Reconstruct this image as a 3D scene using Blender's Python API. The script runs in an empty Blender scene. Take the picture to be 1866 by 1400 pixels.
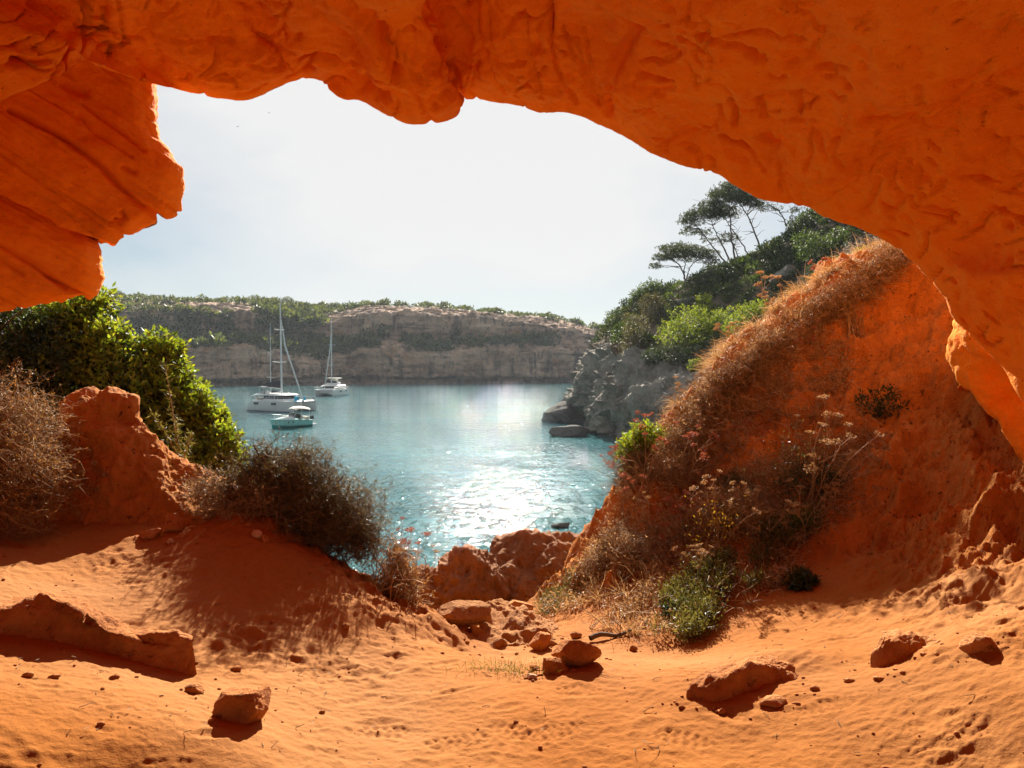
import bpy, bmesh, math, random
import numpy as np
from mathutils import Vector

C = bpy.context.scene.collection
SC = bpy.context.scene
R = math.radians
random.seed(7)
RNG = np.random.default_rng(11)

# ------------------------------------------------------------------ camera
F = 1244.0                      # focal length in pixels of the 1866 px wide photograph
CX, CY = 933.0, 700.0
CAMZ = 9.0                      # metres above the sea
PITCH = math.atan(35.0 / F)     # the horizon stands 35 px above the middle
CAM = np.array([0.0, 0.0, CAMZ])
cam_d = bpy.data.cameras.new('camera')
cam = bpy.data.objects.new('camera', cam_d); C.objects.link(cam)
cam_d.sensor_width = 36.0
cam_d.lens = F / 1866.0 * 36.0
cam_d.clip_start = 0.05
cam_d.clip_end = 12000
cam.location = CAM
cam.rotation_euler = (R(90) - PITCH, 0, 0)
SC.camera = cam

# ------------------------------------------------------------------ light
SUN_EL = 31.0
SUN_AZ = -1.0                    # degrees to the right of straight ahead
sun_d = bpy.data.lights.new('sun', 'SUN')
sun_d.energy = 5.0
sun_d.angle = R(0.55)
sun_d.color = (1.0, 0.93, 0.82)
sun = bpy.data.objects.new('sun', sun_d); C.objects.link(sun)
sdir = Vector((math.sin(R(SUN_AZ)) * math.cos(R(SUN_EL)), math.cos(R(SUN_AZ)) * math.cos(R(SUN_EL)), math.sin(R(SUN_EL))))
sun.rotation_euler = sdir.to_track_quat('Z', 'Y').to_euler()
sun.location = (0, 30, 60)

world = bpy.data.worlds.new('World'); SC.world = world
world.use_nodes = True
wn = world.node_tree.nodes; wl = world.node_tree.links
wn.clear()
wo = wn.new('ShaderNodeOutputWorld')
wb = wn.new('ShaderNodeBackground'); wb.inputs['Strength'].default_value = 0.05
sky = wn.new('ShaderNodeTexSky'); sky.sky_type = 'NISHITA'; sky.sun_disc = False
sky.sun_elevation = R(SUN_EL); sky.sun_rotation = R(SUN_AZ)
sky.air_density = 1.0; sky.dust_density = 0.7; sky.ozone_density = 1.0
tc = wn.new('ShaderNodeTexCoord')
# a thin bright veil of cloud, thicker round the sun, torn where the blue shows through
dot = wn.new('ShaderNodeVectorMath'); dot.operation = 'DOT_PRODUCT'
dot.inputs[1].default_value = tuple(sdir)
wl.new(tc.outputs['Generated'], dot.inputs[0])
mr = wn.new('ShaderNodeMapRange'); mr.inputs['From Min'].default_value = 0.83; mr.inputs['From Max'].default_value = 0.97
mr.inputs['To Min'].default_value = -0.20; mr.inputs['To Max'].default_value = 0.5
wl.new(dot.outputs['Value'], mr.inputs['Value'])
mp = wn.new('ShaderNodeMapping'); mp.inputs['Scale'].default_value = (2.2, 2.2, 6.0)
wl.new(tc.outputs['Generated'], mp.inputs['Vector'])
nz = wn.new('ShaderNodeTexNoise'); nz.inputs['Scale'].default_value = 1.3; nz.inputs['Detail'].default_value = 6
nz.inputs['Roughness'].default_value = 0.55; nz.inputs['Distortion'].default_value = 0.3
wl.new(mp.outputs['Vector'], nz.inputs['Vector'])
ad = wn.new('ShaderNodeMath'); ad.operation = 'ADD'; ad.use_clamp = True
wl.new(nz.outputs['Fac'], ad.inputs[0]); wl.new(mr.outputs['Result'], ad.inputs[1])
vr = wn.new('ShaderNodeValToRGB'); vr.color_ramp.elements[0].position = 0.22; vr.color_ramp.elements[1].position = 0.80
vr.color_ramp.elements[0].color = (0.44, 0.44, 0.44, 1)
wl.new(ad.outputs[0], vr.inputs['Fac'])
vm = wn.new('ShaderNodeMix'); vm.data_type = 'RGBA'
wl.new(vr.outputs['Color'], vm.inputs[0])
sm = wn.new('ShaderNodeMix'); sm.data_type = 'RGBA'; sm.blend_type = 'MULTIPLY'; sm.inputs[0].default_value = 1.0
sm.inputs[7].default_value = (0.26, 0.38, 0.45, 1)
wl.new(sky.outputs['Color'], sm.inputs[6]); wl.new(sm.outputs[2], vm.inputs[6])
vm.inputs[7].default_value = (5.9, 5.9, 5.88, 1)
wl.new(vm.outputs[2], wb.inputs['Color'])
wl.new(wb.outputs[0], wo.inputs['Surface'])

SC.view_settings.view_transform = 'Standard'
SC.view_settings.look = 'None'
SC.view_settings.gamma = 1.0
SC.view_settings.use_curve_mapping = False
SC.view_settings.exposure = 1.54
SC.render.engine = 'CYCLES'
SC.cycles.use_denoising = True
SC.cycles.max_bounces = 10
SC.cycles.diffuse_bounces = 7
SC.cycles.glossy_bounces = 4
SC.cycles.transmission_bounces = 4
SC.cycles.transparent_max_bounces = 8
SC.cycles.sample_clamp_indirect = 6.0
SC.cycles.caustics_reflective = False
SC.cycles.caustics_refractive = False

# ------------------------------------------------------------------ helpers: projection
cp, sp_ = math.cos(PITCH), math.sin(PITCH)

def raydir(px, py):
    u = (np.asarray(px, float) - CX) / F
    v = (CY - np.asarray(py, float)) / F
    y = cp + v * sp_
    z = -sp_ + v * cp
    return np.stack([u / y, np.ones_like(y), z / y], -1)

def P(px, py, Y):
    return CAM + raydir(px, py) * np.asarray(Y, float)[..., None]

def project(p):
    r = np.asarray(p) - CAM
    zc = r[..., 1] * cp - r[..., 2] * sp_
    yc = r[..., 1] * sp_ + r[..., 2] * cp
    zc = np.where(np.abs(zc) < 1e-4, 1e-4, zc)
    return CX + F * r[..., 0] / zc, CY - F * yc / zc, zc

# ------------------------------------------------------------------ helpers: noise
_pr = np.random.default_rng(3)
PERM = _pr.permutation(256).astype(np.int32)
PERM = np.concatenate([PERM, PERM])
GR = _pr.normal(size=(256, 3)); GR /= np.linalg.norm(GR, axis=1)[:, None]

def perlin(p, seed=0):
    p = np.asarray(p, float) + seed * 17.31
    i = np.floor(p).astype(np.int64); f = p - i
    i &= 255
    w = f * f * f * (f * (f * 6 - 15) + 10)
    out = 0
    for a in (0, 1):
        for b in (0, 1):
            for c in (0, 1):
                h = PERM[(PERM[(PERM[(i[..., 0] + a) & 255] + i[..., 1] + b) & 255] + i[..., 2] + c) & 255]
                g = GR[h]
                d = g[..., 0] * (f[..., 0] - a) + g[..., 1] * (f[..., 1] - b) + g[..., 2] * (f[..., 2] - c)
                wx = w[..., 0] if a else 1 - w[..., 0]
                wy = w[..., 1] if b else 1 - w[..., 1]
                wz = w[..., 2] if c else 1 - w[..., 2]
                out = out + d * wx * wy * wz
    return out * 1.6

def fbm(p, octv=4, gain=0.5, lac=2.03, seed=0):
    a, s, t = 1.0, 0.0, 0.0
    p = np.asarray(p, float)
    for o in range(octv):
        s = s + a * perlin(p, seed + o * 5); t += a
        p = p * lac; a *= gain
    return s / t

def ridged(p, octv=4, gain=0.5, lac=2.07, seed=0):
    a, s, t = 1.0, 0.0, 0.0
    p = np.asarray(p, float)
    for o in range(octv):
        n = 1 - np.abs(perlin(p, seed + o * 5)) * 1.7
        s = s + a * n; t += a
        p = p * lac; a *= gain
    return s / t

def smooth(x, a, b):
    t = np.clip((np.asarray(x, float) - a) / (b - a), 0, 1)
    return t * t * (3 - 2 * t)

# ------------------------------------------------------------------ helpers: objects
def tag(o, label=None, cat=None, group=None, kind=None):
    if label: o['label'] = label
    if cat: o['category'] = cat
    if group: o['group'] = group
    if kind: o['kind'] = kind
    return o

def empty(name, loc, rz=0.0):
    o = bpy.data.objects.new(name, None); C.objects.link(o)
    o.empty_display_size = 0.2
    o.location = tuple(loc); o.rotation_euler = (0, 0, rz)
    return o

def mesh_np(name, v, f, m, parent=None, origin=None, smooth_sh=True, kind=None, midx=None):
    """v (N,3), f (M,k): links ONE mesh object"""
    v = np.asarray(v, np.float64); f = np.asarray(f, np.int32)
    if origin is None:
        origin = np.array(parent.location) if parent is not None else np.zeros(3)
    v = v - np.asarray(origin)
    me = bpy.data.meshes.new(name)
    me.vertices.add(len(v)); me.vertices.foreach_set('co', v.astype(np.float32).ravel())
    k = f.shape[1]
    me.loops.add(f.size); me.loops.foreach_set('vertex_index', f.ravel())
    me.polygons.add(len(f)); me.polygons.foreach_set('loop_start', np.arange(len(f), dtype=np.int32) * k)
    ms = m if isinstance(m, (list, tuple)) else [m]
    for q in ms: me.materials.append(q)
    if midx is not None: me.polygons.foreach_set('material_index', np.asarray(midx, np.int32))
    if smooth_sh: me.polygons.foreach_set('use_smooth', np.ones(len(f), bool))
    me.update(calc_edges=True); me.validate()
    o = bpy.data.objects.new(name, me); C.objects.link(o)
    if parent is not None: o.parent = parent
    else: o.location = tuple(origin)
    if kind: o['kind'] = kind
    return o

def grid_faces(nr, nc, flip=False):
    a = np.arange(nr * nc).reshape(nr, nc)
    f = np.stack([a[:-1, :-1], a[:-1, 1:], a[1:, 1:], a[1:, :-1]], -1).reshape(-1, 4)
    return f[:, ::-1] if flip else f

def hermite(ctrl, tin, tout, tension=0.85):
    ctrl = np.asarray(ctrl, float); tin = np.asarray(tin, float)
    d = np.diff(ctrl, axis=0) / np.diff(tin).reshape((-1,) + (1,) * (ctrl.ndim - 1))
    m = np.empty_like(ctrl)
    m[0] = d[0]; m[-1] = d[-1]
    h = np.diff(tin).reshape((-1,) + (1,) * (ctrl.ndim - 1))
    m[1:-1] = (d[:-1] * h[1:] + d[1:] * h[:-1]) / (h[1:] + h[:-1]) * tension
    k = np.clip(np.searchsorted(tin, tout, side='right') - 1, 0, len(tin) - 2)
    hh = (tin[k + 1] - tin[k])
    s = (tout - tin[k]) / hh
    sh = (-1,) + (1,) * (ctrl.ndim - 1)
    s = s.reshape(sh); hh = hh.reshape(sh)
    return ((2 * s**3 - 3 * s**2 + 1) * ctrl[k] + (s**3 - 2 * s**2 + s) * hh * m[k]
            + (-2 * s**3 + 3 * s**2) * ctrl[k + 1] + (s**3 - s**2) * hh * m[k + 1])

def chord(c, axis):
    d = np.linalg.norm(np.diff(c, axis=axis), axis=-1)
    d = d.mean(axis=1 - axis) + 1e-6
    t = np.concatenate([[0], np.cumsum(d)])
    return t / t[-1]

def sheet_grid(ctrl, nu, nv, wu=None, wv=None, tension=0.85):
    """ctrl R x C x 3 -> nv x nu x 3; wu / wv: optional lists of (t, density)"""
    ctrl = np.asarray(ctrl, float)
    tu = chord(ctrl, 1); tv = chord(ctrl, 0)
    def outp(n, w, t):
        if w is None: return np.linspace(0, 1, n)
        # w: density per control index
        x = np.linspace(0, 1, 2000); dn = np.interp(x, t, w)
        cu = np.concatenate([[0], np.cumsum((dn[1:] + dn[:-1]) / 2)]); cu /= cu[-1]
        return np.interp(np.linspace(0, 1, n), cu, x)
    a = hermite(ctrl, tv, outp(nv, wv, tv), tension)
    b = hermite(np.swapaxes(a, 0, 1), tu, outp(nu, wu, tu), tension)
    return np.swapaxes(b, 0, 1)

def grid_normals(g, toward=None):
    du = np.gradient(g, axis=1); dv = np.gradient(g, axis=0)
    n = np.cross(du, dv)
    n /= np.linalg.norm(n, axis=-1)[..., None] + 1e-12
    if toward is not None:
        mid = (slice(None), slice(None))
        s = np.sign(np.sum(n * (np.asarray(toward) - g), -1).mean())
        n = n * (s if s != 0 else 1)
        return n, s
    return n

def px_rows(rows):
    """rows of (px, py, Y) -> world control net"""
    a = np.asarray(rows, float)
    return P(a[..., 0], a[..., 1], a[..., 2])

def resample(pts, n):
    pts = np.asarray(pts, float)
    d = np.linalg.norm(np.diff(pts[:, :3], axis=0), axis=1) + 1e-6
    t = np.concatenate([[0], np.cumsum(d)]); t /= t[-1]
    return np.stack([np.interp(np.linspace(0, 1, n), t, pts[:, k]) for k in range(pts.shape[1])], -1)

# ------------------------------------------------------------------ helpers: materials
def new_mat(name):
    m = bpy.data.materials.new(name); m.use_nodes = True
    nt = m.node_tree; nt.nodes.clear()
    out = nt.nodes.new('ShaderNodeOutputMaterial')
    b = nt.nodes.new('ShaderNodeBsdfPrincipled')
    nt.links.new(b.outputs[0], out.inputs['Surface'])
    return m, nt, b, out

def c4(c): return (c[0], c[1], c[2], 1.0)

def ramp(nt, fac, stops):
    r = nt.nodes.new('ShaderNodeValToRGB')
    el = r.color_ramp.elements
    while len(el) < len(stops): el.new(0.5)
    for e, (p, c) in zip(el, stops):
        e.position = p; e.color = c4(c)
    nt.links.new(fac, r.inputs['Fac'])
    return r.outputs['Color']

def noise_n(nt, vec, scale, detail=5, rough=0.55, dist=0.0, stretch=None, rot=None):
    if stretch is not None:
        mpn = nt.nodes.new('ShaderNodeMapping'); mpn.inputs['Scale'].default_value = stretch
        if rot: mpn.inputs['Rotation'].default_value = rot
        nt.links.new(vec, mpn.inputs['Vector']); vec = mpn.outputs['Vector']
    n = nt.nodes.new('ShaderNodeTexNoise')
    n.inputs['Scale'].default_value = scale; n.inputs['Detail'].default_value = detail
    n.inputs['Roughness'].default_value = rough; n.inputs['Distortion'].default_value = dist
    nt.links.new(vec, n.inputs['Vector'])
    return n.outputs['Fac']

def mixc(nt, fac, a, b, mode='MIX'):
    m = nt.nodes.new('ShaderNodeMix'); m.data_type = 'RGBA'; m.blend_type = mode
    for s, v in ((0, fac), (6, a), (7, b)):
        if isinstance(v, (int, float)): m.inputs[s].default_value = v
        elif isinstance(v, tuple): m.inputs[s].default_value = c4(v)
        else: nt.links.new(v, m.inputs[s])
    return m.outputs[2]

def bump_n(nt, b, h, strength, dist, prev=None):
    bm = nt.nodes.new('ShaderNodeBump'); bm.inputs['Strength'].default_value = strength
    bm.inputs['Distance'].default_value = dist
    nt.links.new(h, bm.inputs['Height'])
    if prev is not None: nt.links.new(prev, bm.inputs['Normal'])
    nt.links.new(bm.outputs['Normal'], b.inputs['Normal'])
    return bm.outputs['Normal']

def mathn(nt, op, a, b=None, clamp=False):
    m = nt.nodes.new('ShaderNodeMath'); m.operation = op; m.use_clamp = clamp
    for k, v in enumerate((a, b)):
        if v is None: continue
        if isinstance(v, (int, float)): m.inputs[k].default_value = v
        else: nt.links.new(v, m.inputs[k])
    return m.outputs[0]

def wpos(nt):
    return nt.nodes.new('ShaderNodeNewGeometry').outputs['Position']

def earth_mat(name, stops, scale=1.2, fine=18, bump=0.5, bdist=0.02, stretch=None, rot=None, specks=None, rough=0.95, cracks=False, pale=None, streaks=False):
    m, nt, b, o = new_mat(name)
    p = wpos(nt)
    n1 = noise_n(nt, p, scale, 6, 0.6, 0.4, stretch, rot)
    n2 = noise_n(nt, p, fine, 6, 0.65)
    f = mathn(nt, 'ADD', mathn(nt, 'MULTIPLY', n1, 0.65), mathn(nt, 'MULTIPLY', n2, 0.35))
    col = ramp(nt, f, stops)
    if streaks:
        n5 = noise_n(nt, p, 1.0, 4, 0.6, 0.5, (0.30, 0.30, 0.035))
        col = mixc(nt, ramp(nt, n5, [(0.50, (0, 0, 0)), (0.64, (0.8, 0.8, 0.8))]), col, (0.12, 0.085, 0.075))
        n6 = noise_n(nt, p, 1.0, 4, 0.6, 0.3, (0.05, 0.05, 0.55))
        col = mixc(nt, ramp(nt, n6, [(0.56, (0, 0, 0)), (0.66, (0.7, 0.7, 0.7))]), col, (0.10, 0.075, 0.07))
    if pale:
        n4 = noise_n(nt, p, pale[0], 3, 0.55, 0.4)
        col = mixc(nt, ramp(nt, n4, [(0.46, (0, 0, 0)), (0.62, (0.75, 0.75, 0.75))]), col, pale[1])
    if specks:
        n3 = noise_n(nt, p, specks[0], 3, 0.6)
        fk = ramp(nt, n3, [(specks[1], (0, 0, 0)), (specks[1] + 0.08, (1, 1, 1))])
        col = mixc(nt, fk, col, specks[2])
    nt.links.new(col, b.inputs['Base Color'])
    b.inputs['Roughness'].default_value = rough
    b.inputs['Specular IOR Level'].default_value = 0.15
    hgt = mathn(nt, 'ADD', n2, mathn(nt, 'MULTIPLY', noise_n(nt, p, fine * 5, 4, 0.6), 0.3))
    if stretch is not None:
        hgt = mathn(nt, 'ADD', hgt, mathn(nt, 'MULTIPLY', noise_n(nt, p, scale * 5, 5, 0.6, 0.3, stretch, rot), 1.5))
    if cracks:
        nw = noise_n(nt, p, 1.6, 2, 0.5, 0.5, (1.0, 1.0, 2.4), (0.3, R(25), 0.5))
        ln = mathn(nt, 'ABSOLUTE', mathn(nt, 'SUBTRACT', nw, 0.5))
        ln = mathn(nt, 'MULTIPLY', mathn(nt, 'SUBTRACT', 1.0, mathn(nt, 'MULTIPLY', ln, 26.0), True), ramp(nt, noise_n(nt, p, 3.0, 3), [(0.50, (0, 0, 0)), (0.62, (1, 1, 1))]))
        nw2 = noise_n(nt, p, 4.5, 3, 0.6, 0.6, (1.0, 1.0, 2.2), (0, R(-20), 0.2))
        l2 = mathn(nt, 'ABSOLUTE', mathn(nt, 'SUBTRACT', nw2, 0.5))
        l2 = mathn(nt, 'MULTIPLY', mathn(nt, 'SUBTRACT', 1.0, mathn(nt, 'MULTIPLY', l2, 18.0), True), ramp(nt, noise_n(nt, p, 1.7, 3), [(0.50, (0, 0, 0)), (0.62, (1, 1, 1))]))
        hgt = mathn(nt, 'SUBTRACT', hgt, mathn(nt, 'ADD', mathn(nt, 'MULTIPLY', ln, 1.6), mathn(nt, 'MULTIPLY', l2, 0.7)))
    bump_n(nt, b, hgt, bump, bdist)
    return m

def leaf_mat(name, cols, trans=0.45, tcol=None, rough=0.55):
    m, nt, b, o = new_mat(name)
    g = nt.nodes.new('ShaderNodeNewGeometry')
    st = [(i / (len(cols) - 1), c) for i, c in enumerate(cols)]
    col = ramp(nt, g.outputs['Random Per Island'], st)
    nt.links.new(col, b.inputs['Base Color'])
    b.inputs['Roughness'].default_value = rough
    b.inputs['Specular IOR Level'].default_value = 0.3
    if trans > 0:
        t = nt.nodes.new('ShaderNodeBsdfTranslucent')
        tc_ = mixc(nt, 1.0, col, tcol or (1.6, 1.5, 0.7), 'MULTIPLY')
        nt.links.new(tc_, t.inputs['Color'])
        mx = nt.nodes.new('ShaderNodeMixShader'); mx.inputs[0].default_value = trans
        nt.links.new(b.outputs[0], mx.inputs[1]); nt.links.new(t.outputs[0], mx.inputs[2])
        nt.links.new(mx.outputs[0], o.inputs['Surface'])
    return m

def plain_mat(name, col, rough=0.5, metal=0.0, var=0.08, vscale=3.0, spec=0.5):
    m, nt, b, o = new_mat(name)
    tcn = nt.nodes.new('ShaderNodeTexCoord')
    n = noise_n(nt, tcn.outputs['Object'], vscale, 4, 0.6)
    lo = tuple(x * (1 - var) for x in col); hi = tuple(min(1, x * (1 + var)) for x in col)
    nt.links.new(ramp(nt, n, [(0.3, lo), (0.7, hi)]), b.inputs['Base Color'])
    b.inputs['Roughness'].default_value = rough; b.inputs['Metallic'].default_value = metal
    b.inputs['Specular IOR Level'].default_value = spec
    return m

M = {}
M['sand'] = earth_mat('sand', [(0.30, (0.235, 0.073, 0.006)), (0.5, (0.32, 0.107, 0.012)), (0.72, (0.39, 0.150, 0.028))],
                      scale=1.1, fine=38, bump=0.6, bdist=0.010, specks=(60, 0.68, (0.36, 0.13, 0.04)), pale=(0.45, (0.36, 0.158, 0.048)))
M['cave'] = earth_mat('cave_rock', [(0.28, (0.70, 0.195, 0.012)), (0.5, (0.89, 0.285, 0.018)), (0.74, (0.92, 0.37, 0.035))],
                      scale=0.9, fine=11, bump=0.7, bdist=0.03, specks=(34, 0.68, (0.40, 0.08, 0.012)), stretch=(1.0, 0.6, 1.6), rot=(0, R(-24), 0))
M['slab_edge'] = earth_mat('slab_edge', [(0.28, (0.17, 0.075, 0.025)), (0.5, (0.33, 0.15, 0.05)), (0.74, (0.50, 0.22, 0.06))], scale=2.5, fine=18, bump=0.9, bdist=0.03)
M['slab'] = earth_mat('slab_rock', [(0.28, (0.70, 0.20, 0.012)), (0.5, (0.89, 0.29, 0.02)), (0.74, (0.92, 0.37, 0.04))],
                      scale=0.8, fine=12, bump=0.5, bdist=0.03, stretch=(0.5, 0.5, 3.6), rot=(0, R(33), 0),
                      specks=(30, 0.68, (0.40, 0.09, 0.018)))
M['earth_rock'] = earth_mat('earth_rock', [(0.30, (0.25, 0.085, 0.022)), (0.48, (0.44, 0.165, 0.045)), (0.62, (0.52, 0.22, 0.075)), (0.76, (0.66, 0.36, 0.17))],
                            scale=2.2, fine=20, bump=1.0, bdist=0.03, specks=(26, 0.62, (0.24, 0.085, 0.025)))
M['tan_rock'] = earth_mat('tan_rock', [(0.28, (0.15, 0.066, 0.028)), (0.5, (0.29, 0.132, 0.058)), (0.74, (0.44, 0.25, 0.14))],
                          scale=1.8, fine=14, bump=1.0, bdist=0.06, specks=(16, 0.62, (0.16, 0.08, 0.04)))
M['ledge_rock'] = earth_mat('ledge_rock', [(0.28, (0.28, 0.115, 0.035)), (0.5, (0.42, 0.185, 0.062)), (0.74, (0.52, 0.27, 0.12))], scale=2.0, fine=18, bump=1.0, bdist=0.035, specks=(24, 0.64, (0.2, 0.08, 0.03)))
M['rust_leaf'] = leaf_mat('rust_leaf', [(0.26, 0.13, 0.035), (0.38, 0.21, 0.055), (0.50, 0.30, 0.09)], 0.3, tcol=(1.3, 1.0, 0.6))
M['pale_stone'] = earth_mat('pale_stone', [(0.3, (0.42, 0.25, 0.15)), (0.7, (0.62, 0.42, 0.28))], scale=5, fine=30)
M['limestone'] = earth_mat('limestone', [(0.32, (0.12, 0.10, 0.08)), (0.43, (0.30, 0.265, 0.22)), (0.55, (0.48, 0.43, 0.36)), (0.70, (0.60, 0.545, 0.465))],
                           scale=0.30, fine=2.4, bump=1.0, bdist=1.0, specks=(1.3, 0.70, (0.12, 0.105, 0.09)))
M['sea_rock'] = earth_mat('sea_rock', [(0.3, (0.06, 0.055, 0.05)), (0.7, (0.16, 0.145, 0.13))], scale=0.4, fine=2.2, bump=1.0, bdist=0.25)
M['scrub_soil'] = earth_mat('scrub_soil', [(0.28, (0.09, 0.07, 0.045)), (0.5, (0.17, 0.125, 0.08)), (0.75, (0.28, 0.21, 0.15))],
                            scale=0.15, fine=1.2, bump=0.8, bdist=0.3)
M['far_cliff'] = earth_mat('far_cliff', [(0.36, (0.26, 0.15, 0.095)), (0.45, (0.55, 0.35, 0.23)), (0.54, (0.74, 0.50, 0.34)), (0.66, (0.82, 0.60, 0.43))],
                           scale=0.05, fine=0.45, bump=1.0, bdist=4.0, stretch=(1.0, 1.0, 2.2), specks=(0.055, 0.62, (0.52, 0.27, 0.14)), streaks=True)
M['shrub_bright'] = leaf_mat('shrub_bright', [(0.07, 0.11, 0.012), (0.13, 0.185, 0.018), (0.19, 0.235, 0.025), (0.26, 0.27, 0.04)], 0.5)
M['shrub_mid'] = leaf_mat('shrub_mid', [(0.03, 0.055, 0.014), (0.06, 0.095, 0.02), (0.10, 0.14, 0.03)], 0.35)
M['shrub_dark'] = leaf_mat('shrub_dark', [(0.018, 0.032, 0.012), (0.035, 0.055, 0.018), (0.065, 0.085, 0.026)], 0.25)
M['shrub_dull'] = leaf_mat('shrub_dull', [(0.06, 0.058, 0.030), (0.10, 0.092, 0.045), (0.15, 0.13, 0.07)], 0.3)
M['far_scrub'] = leaf_mat('far_scrub', [(0.035, 0.05, 0.016), (0.07, 0.09, 0.024), (0.12, 0.14, 0.036)], 0.35)
M['pine_needles'] = leaf_mat('pine_needles', [(0.02, 0.032, 0.012), (0.045, 0.06, 0.018), (0.085, 0.10, 0.03)], 0.25)
M['bark'] = earth_mat('bark', [(0.3, (0.07, 0.05, 0.04)), (0.7, (0.17, 0.13, 0.10))], scale=2, fine=14)
M['dry_twig'] = leaf_mat('dry_twig', [(0.18, 0.10, 0.045), (0.32, 0.20, 0.10), (0.48, 0.34, 0.20)], 0.0, rough=0.8)
M['rust_twig'] = leaf_mat('rust_twig', [(0.20, 0.10, 0.035), (0.34, 0.19, 0.07), (0.48, 0.30, 0.12)], 0.0, rough=0.8)
M['bank_earth'] = earth_mat('bank_earth', [(0.28, (0.25, 0.088, 0.016)), (0.5, (0.47, 0.170, 0.032)), (0.74, (0.60, 0.25, 0.070))], scale=1.6, fine=16, bump=1.0, bdist=0.035, specks=(22, 0.62, (0.15, 0.055, 0.018)))
M['dark_twig'] = leaf_mat('dark_twig', [(0.10, 0.07, 0.035), (0.17, 0.12, 0.055), (0.25, 0.17, 0.08)], 0.0, rough=0.8)
M['thorn_leaf'] = leaf_mat('thorn_leaf', [(0.06, 0.055, 0.02), (0.10, 0.085, 0.03), (0.17, 0.12, 0.045)], 0.3, tcol=(1.4, 1.2, 0.7))
M['dry_grass'] = leaf_mat('dry_grass', [(0.28, 0.16, 0.07), (0.46, 0.30, 0.14), (0.62, 0.46, 0.27)], 0.35, tcol=(1.2, 1.0, 0.75))
M['dry_bloom'] = leaf_mat('dry_bloom', [(0.30, 0.17, 0.07), (0.46, 0.30, 0.14), (0.55, 0.40, 0.24)], 0.3, tcol=(1.2, 1.0, 0.8))
M['red_bloom'] = leaf_mat('red_bloom', [(0.32, 0.10, 0.05), (0.44, 0.16, 0.08)], 0.3, tcol=(1.2, 0.9, 0.7))
M['yellow_leaf'] = leaf_mat('yellow_leaf', [(0.36, 0.20, 0.02), (0.50, 0.32, 0.04)], 0.4)
M['creeper'] = leaf_mat('creeper', [(0.075, 0.07, 0.022), (0.125, 0.115, 0.035), (0.20, 0.17, 0.07)], 0.35)
M['hull_shade_grey'] = plain_mat('hull_gelcoat', (0.56, 0.56, 0.53), 0.3)  # white catamaran hulls greyed: their shaded look put into the colour
M['white'] = plain_mat('white_gelcoat', (0.70, 0.70, 0.68), 0.25)
M['cream'] = plain_mat('cream_canvas', (0.70, 0.66, 0.56), 0.8)
M['dark_glass'] = plain_mat('dark_glass', (0.02, 0.022, 0.025), 0.08)
M['black_canvas'] = plain_mat('black_canvas', (0.025, 0.025, 0.03), 0.8)
M['grey_mast'] = plain_mat('grey_mast', (0.55, 0.55, 0.55), 0.4, 0.3)
M['steel'] = plain_mat('steel', (0.6, 0.6, 0.6), 0.3, 0.8)
M['rope'] = plain_mat('rope', (0.12, 0.12, 0.12), 0.7)
M['furl'] = plain_mat('furled_sail', (0.62, 0.62, 0.60), 0.8)
M['hull_water_tint'] = plain_mat('water_reflection_gelcoat', (0.26, 0.60, 0.56), 0.3)  # white motor boat hull tinted teal: the water's reflection put into the colour
M['teal_bottom'] = plain_mat('teal_bottom', (0.03, 0.36, 0.34), 0.35)  # even teal on the lower part of the motor boat's hull
M['blue_cover'] = plain_mat('blue_cover', (0.02, 0.32, 0.50), 0.7)
M['blue_grey'] = plain_mat('navy_boot_stripe', (0.05, 0.09, 0.14), 0.4)
M['teak'] = plain_mat('teak', (0.35, 0.22, 0.12), 0.6)
M['bird'] = plain_mat('bird_feathers', (0.04, 0.04, 0.045), 0.8)
M['seat'] = plain_mat('seat_vinyl', (0.45, 0.40, 0.36), 0.7)

# sea
def sea_mat():
    m, nt, b, o = new_mat('sea_water')
    p = wpos(nt)
    big = noise_n(nt, p, 0.035, 4, 0.55, 0.6, (0.6, 1.6, 1))
    col = ramp(nt, big, [(0.34, (0.018, 0.078, 0.090)), (0.52, (0.038, 0.128, 0.140)), (0.70, (0.060, 0.172, 0.18))])
    nt.links.new(col, b.inputs['Base Color'])
    b.inputs['Roughness'].default_value = 0.035
    b.inputs['IOR'].default_value = 1.33
    b.inputs['Specular IOR Level'].default_value = 0.5
    w1 = noise_n(nt, p, 0.55, 3, 0.6, 0.4, (0.75, 1.5, 1))
    w2 = noise_n(nt, p, 2.6, 4, 0.62, 0.3, (0.85, 1.35, 1))
    patch = noise_n(nt, p, 0.03, 3, 0.5, 0.5, (0.5, 2.2, 1))
    amp = ramp(nt, patch, [(0.40, (0.40, 0.40, 0.40)), (0.62, (1, 1, 1))])
    w3 = noise_n(nt, p, 1.0, 1, 0.5, 0.0, (5.5, 1.9, 1))
    h = mathn(nt, 'ADD', mathn(nt, 'MULTIPLY', w1, 0.16), mathn(nt, 'MULTIPLY', w2, 0.07))
    wm = ramp(nt, noise_n(nt, p, 1.0, 2, 0.5, 0.2, (1.9, 0.7, 1)), [(0.52, (0, 0, 0)), (0.64, (1, 1, 1))])
    h = mathn(nt, 'ADD', h, mathn(nt, 'MULTIPLY', mathn(nt, 'MULTIPLY', w3, wm), 0.27))
    h = mathn(nt, 'MULTIPLY', h, amp)
    bump_n(nt, b, h, 1.0, 1.0)
    return m
M['sea'] = sea_mat()

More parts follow.
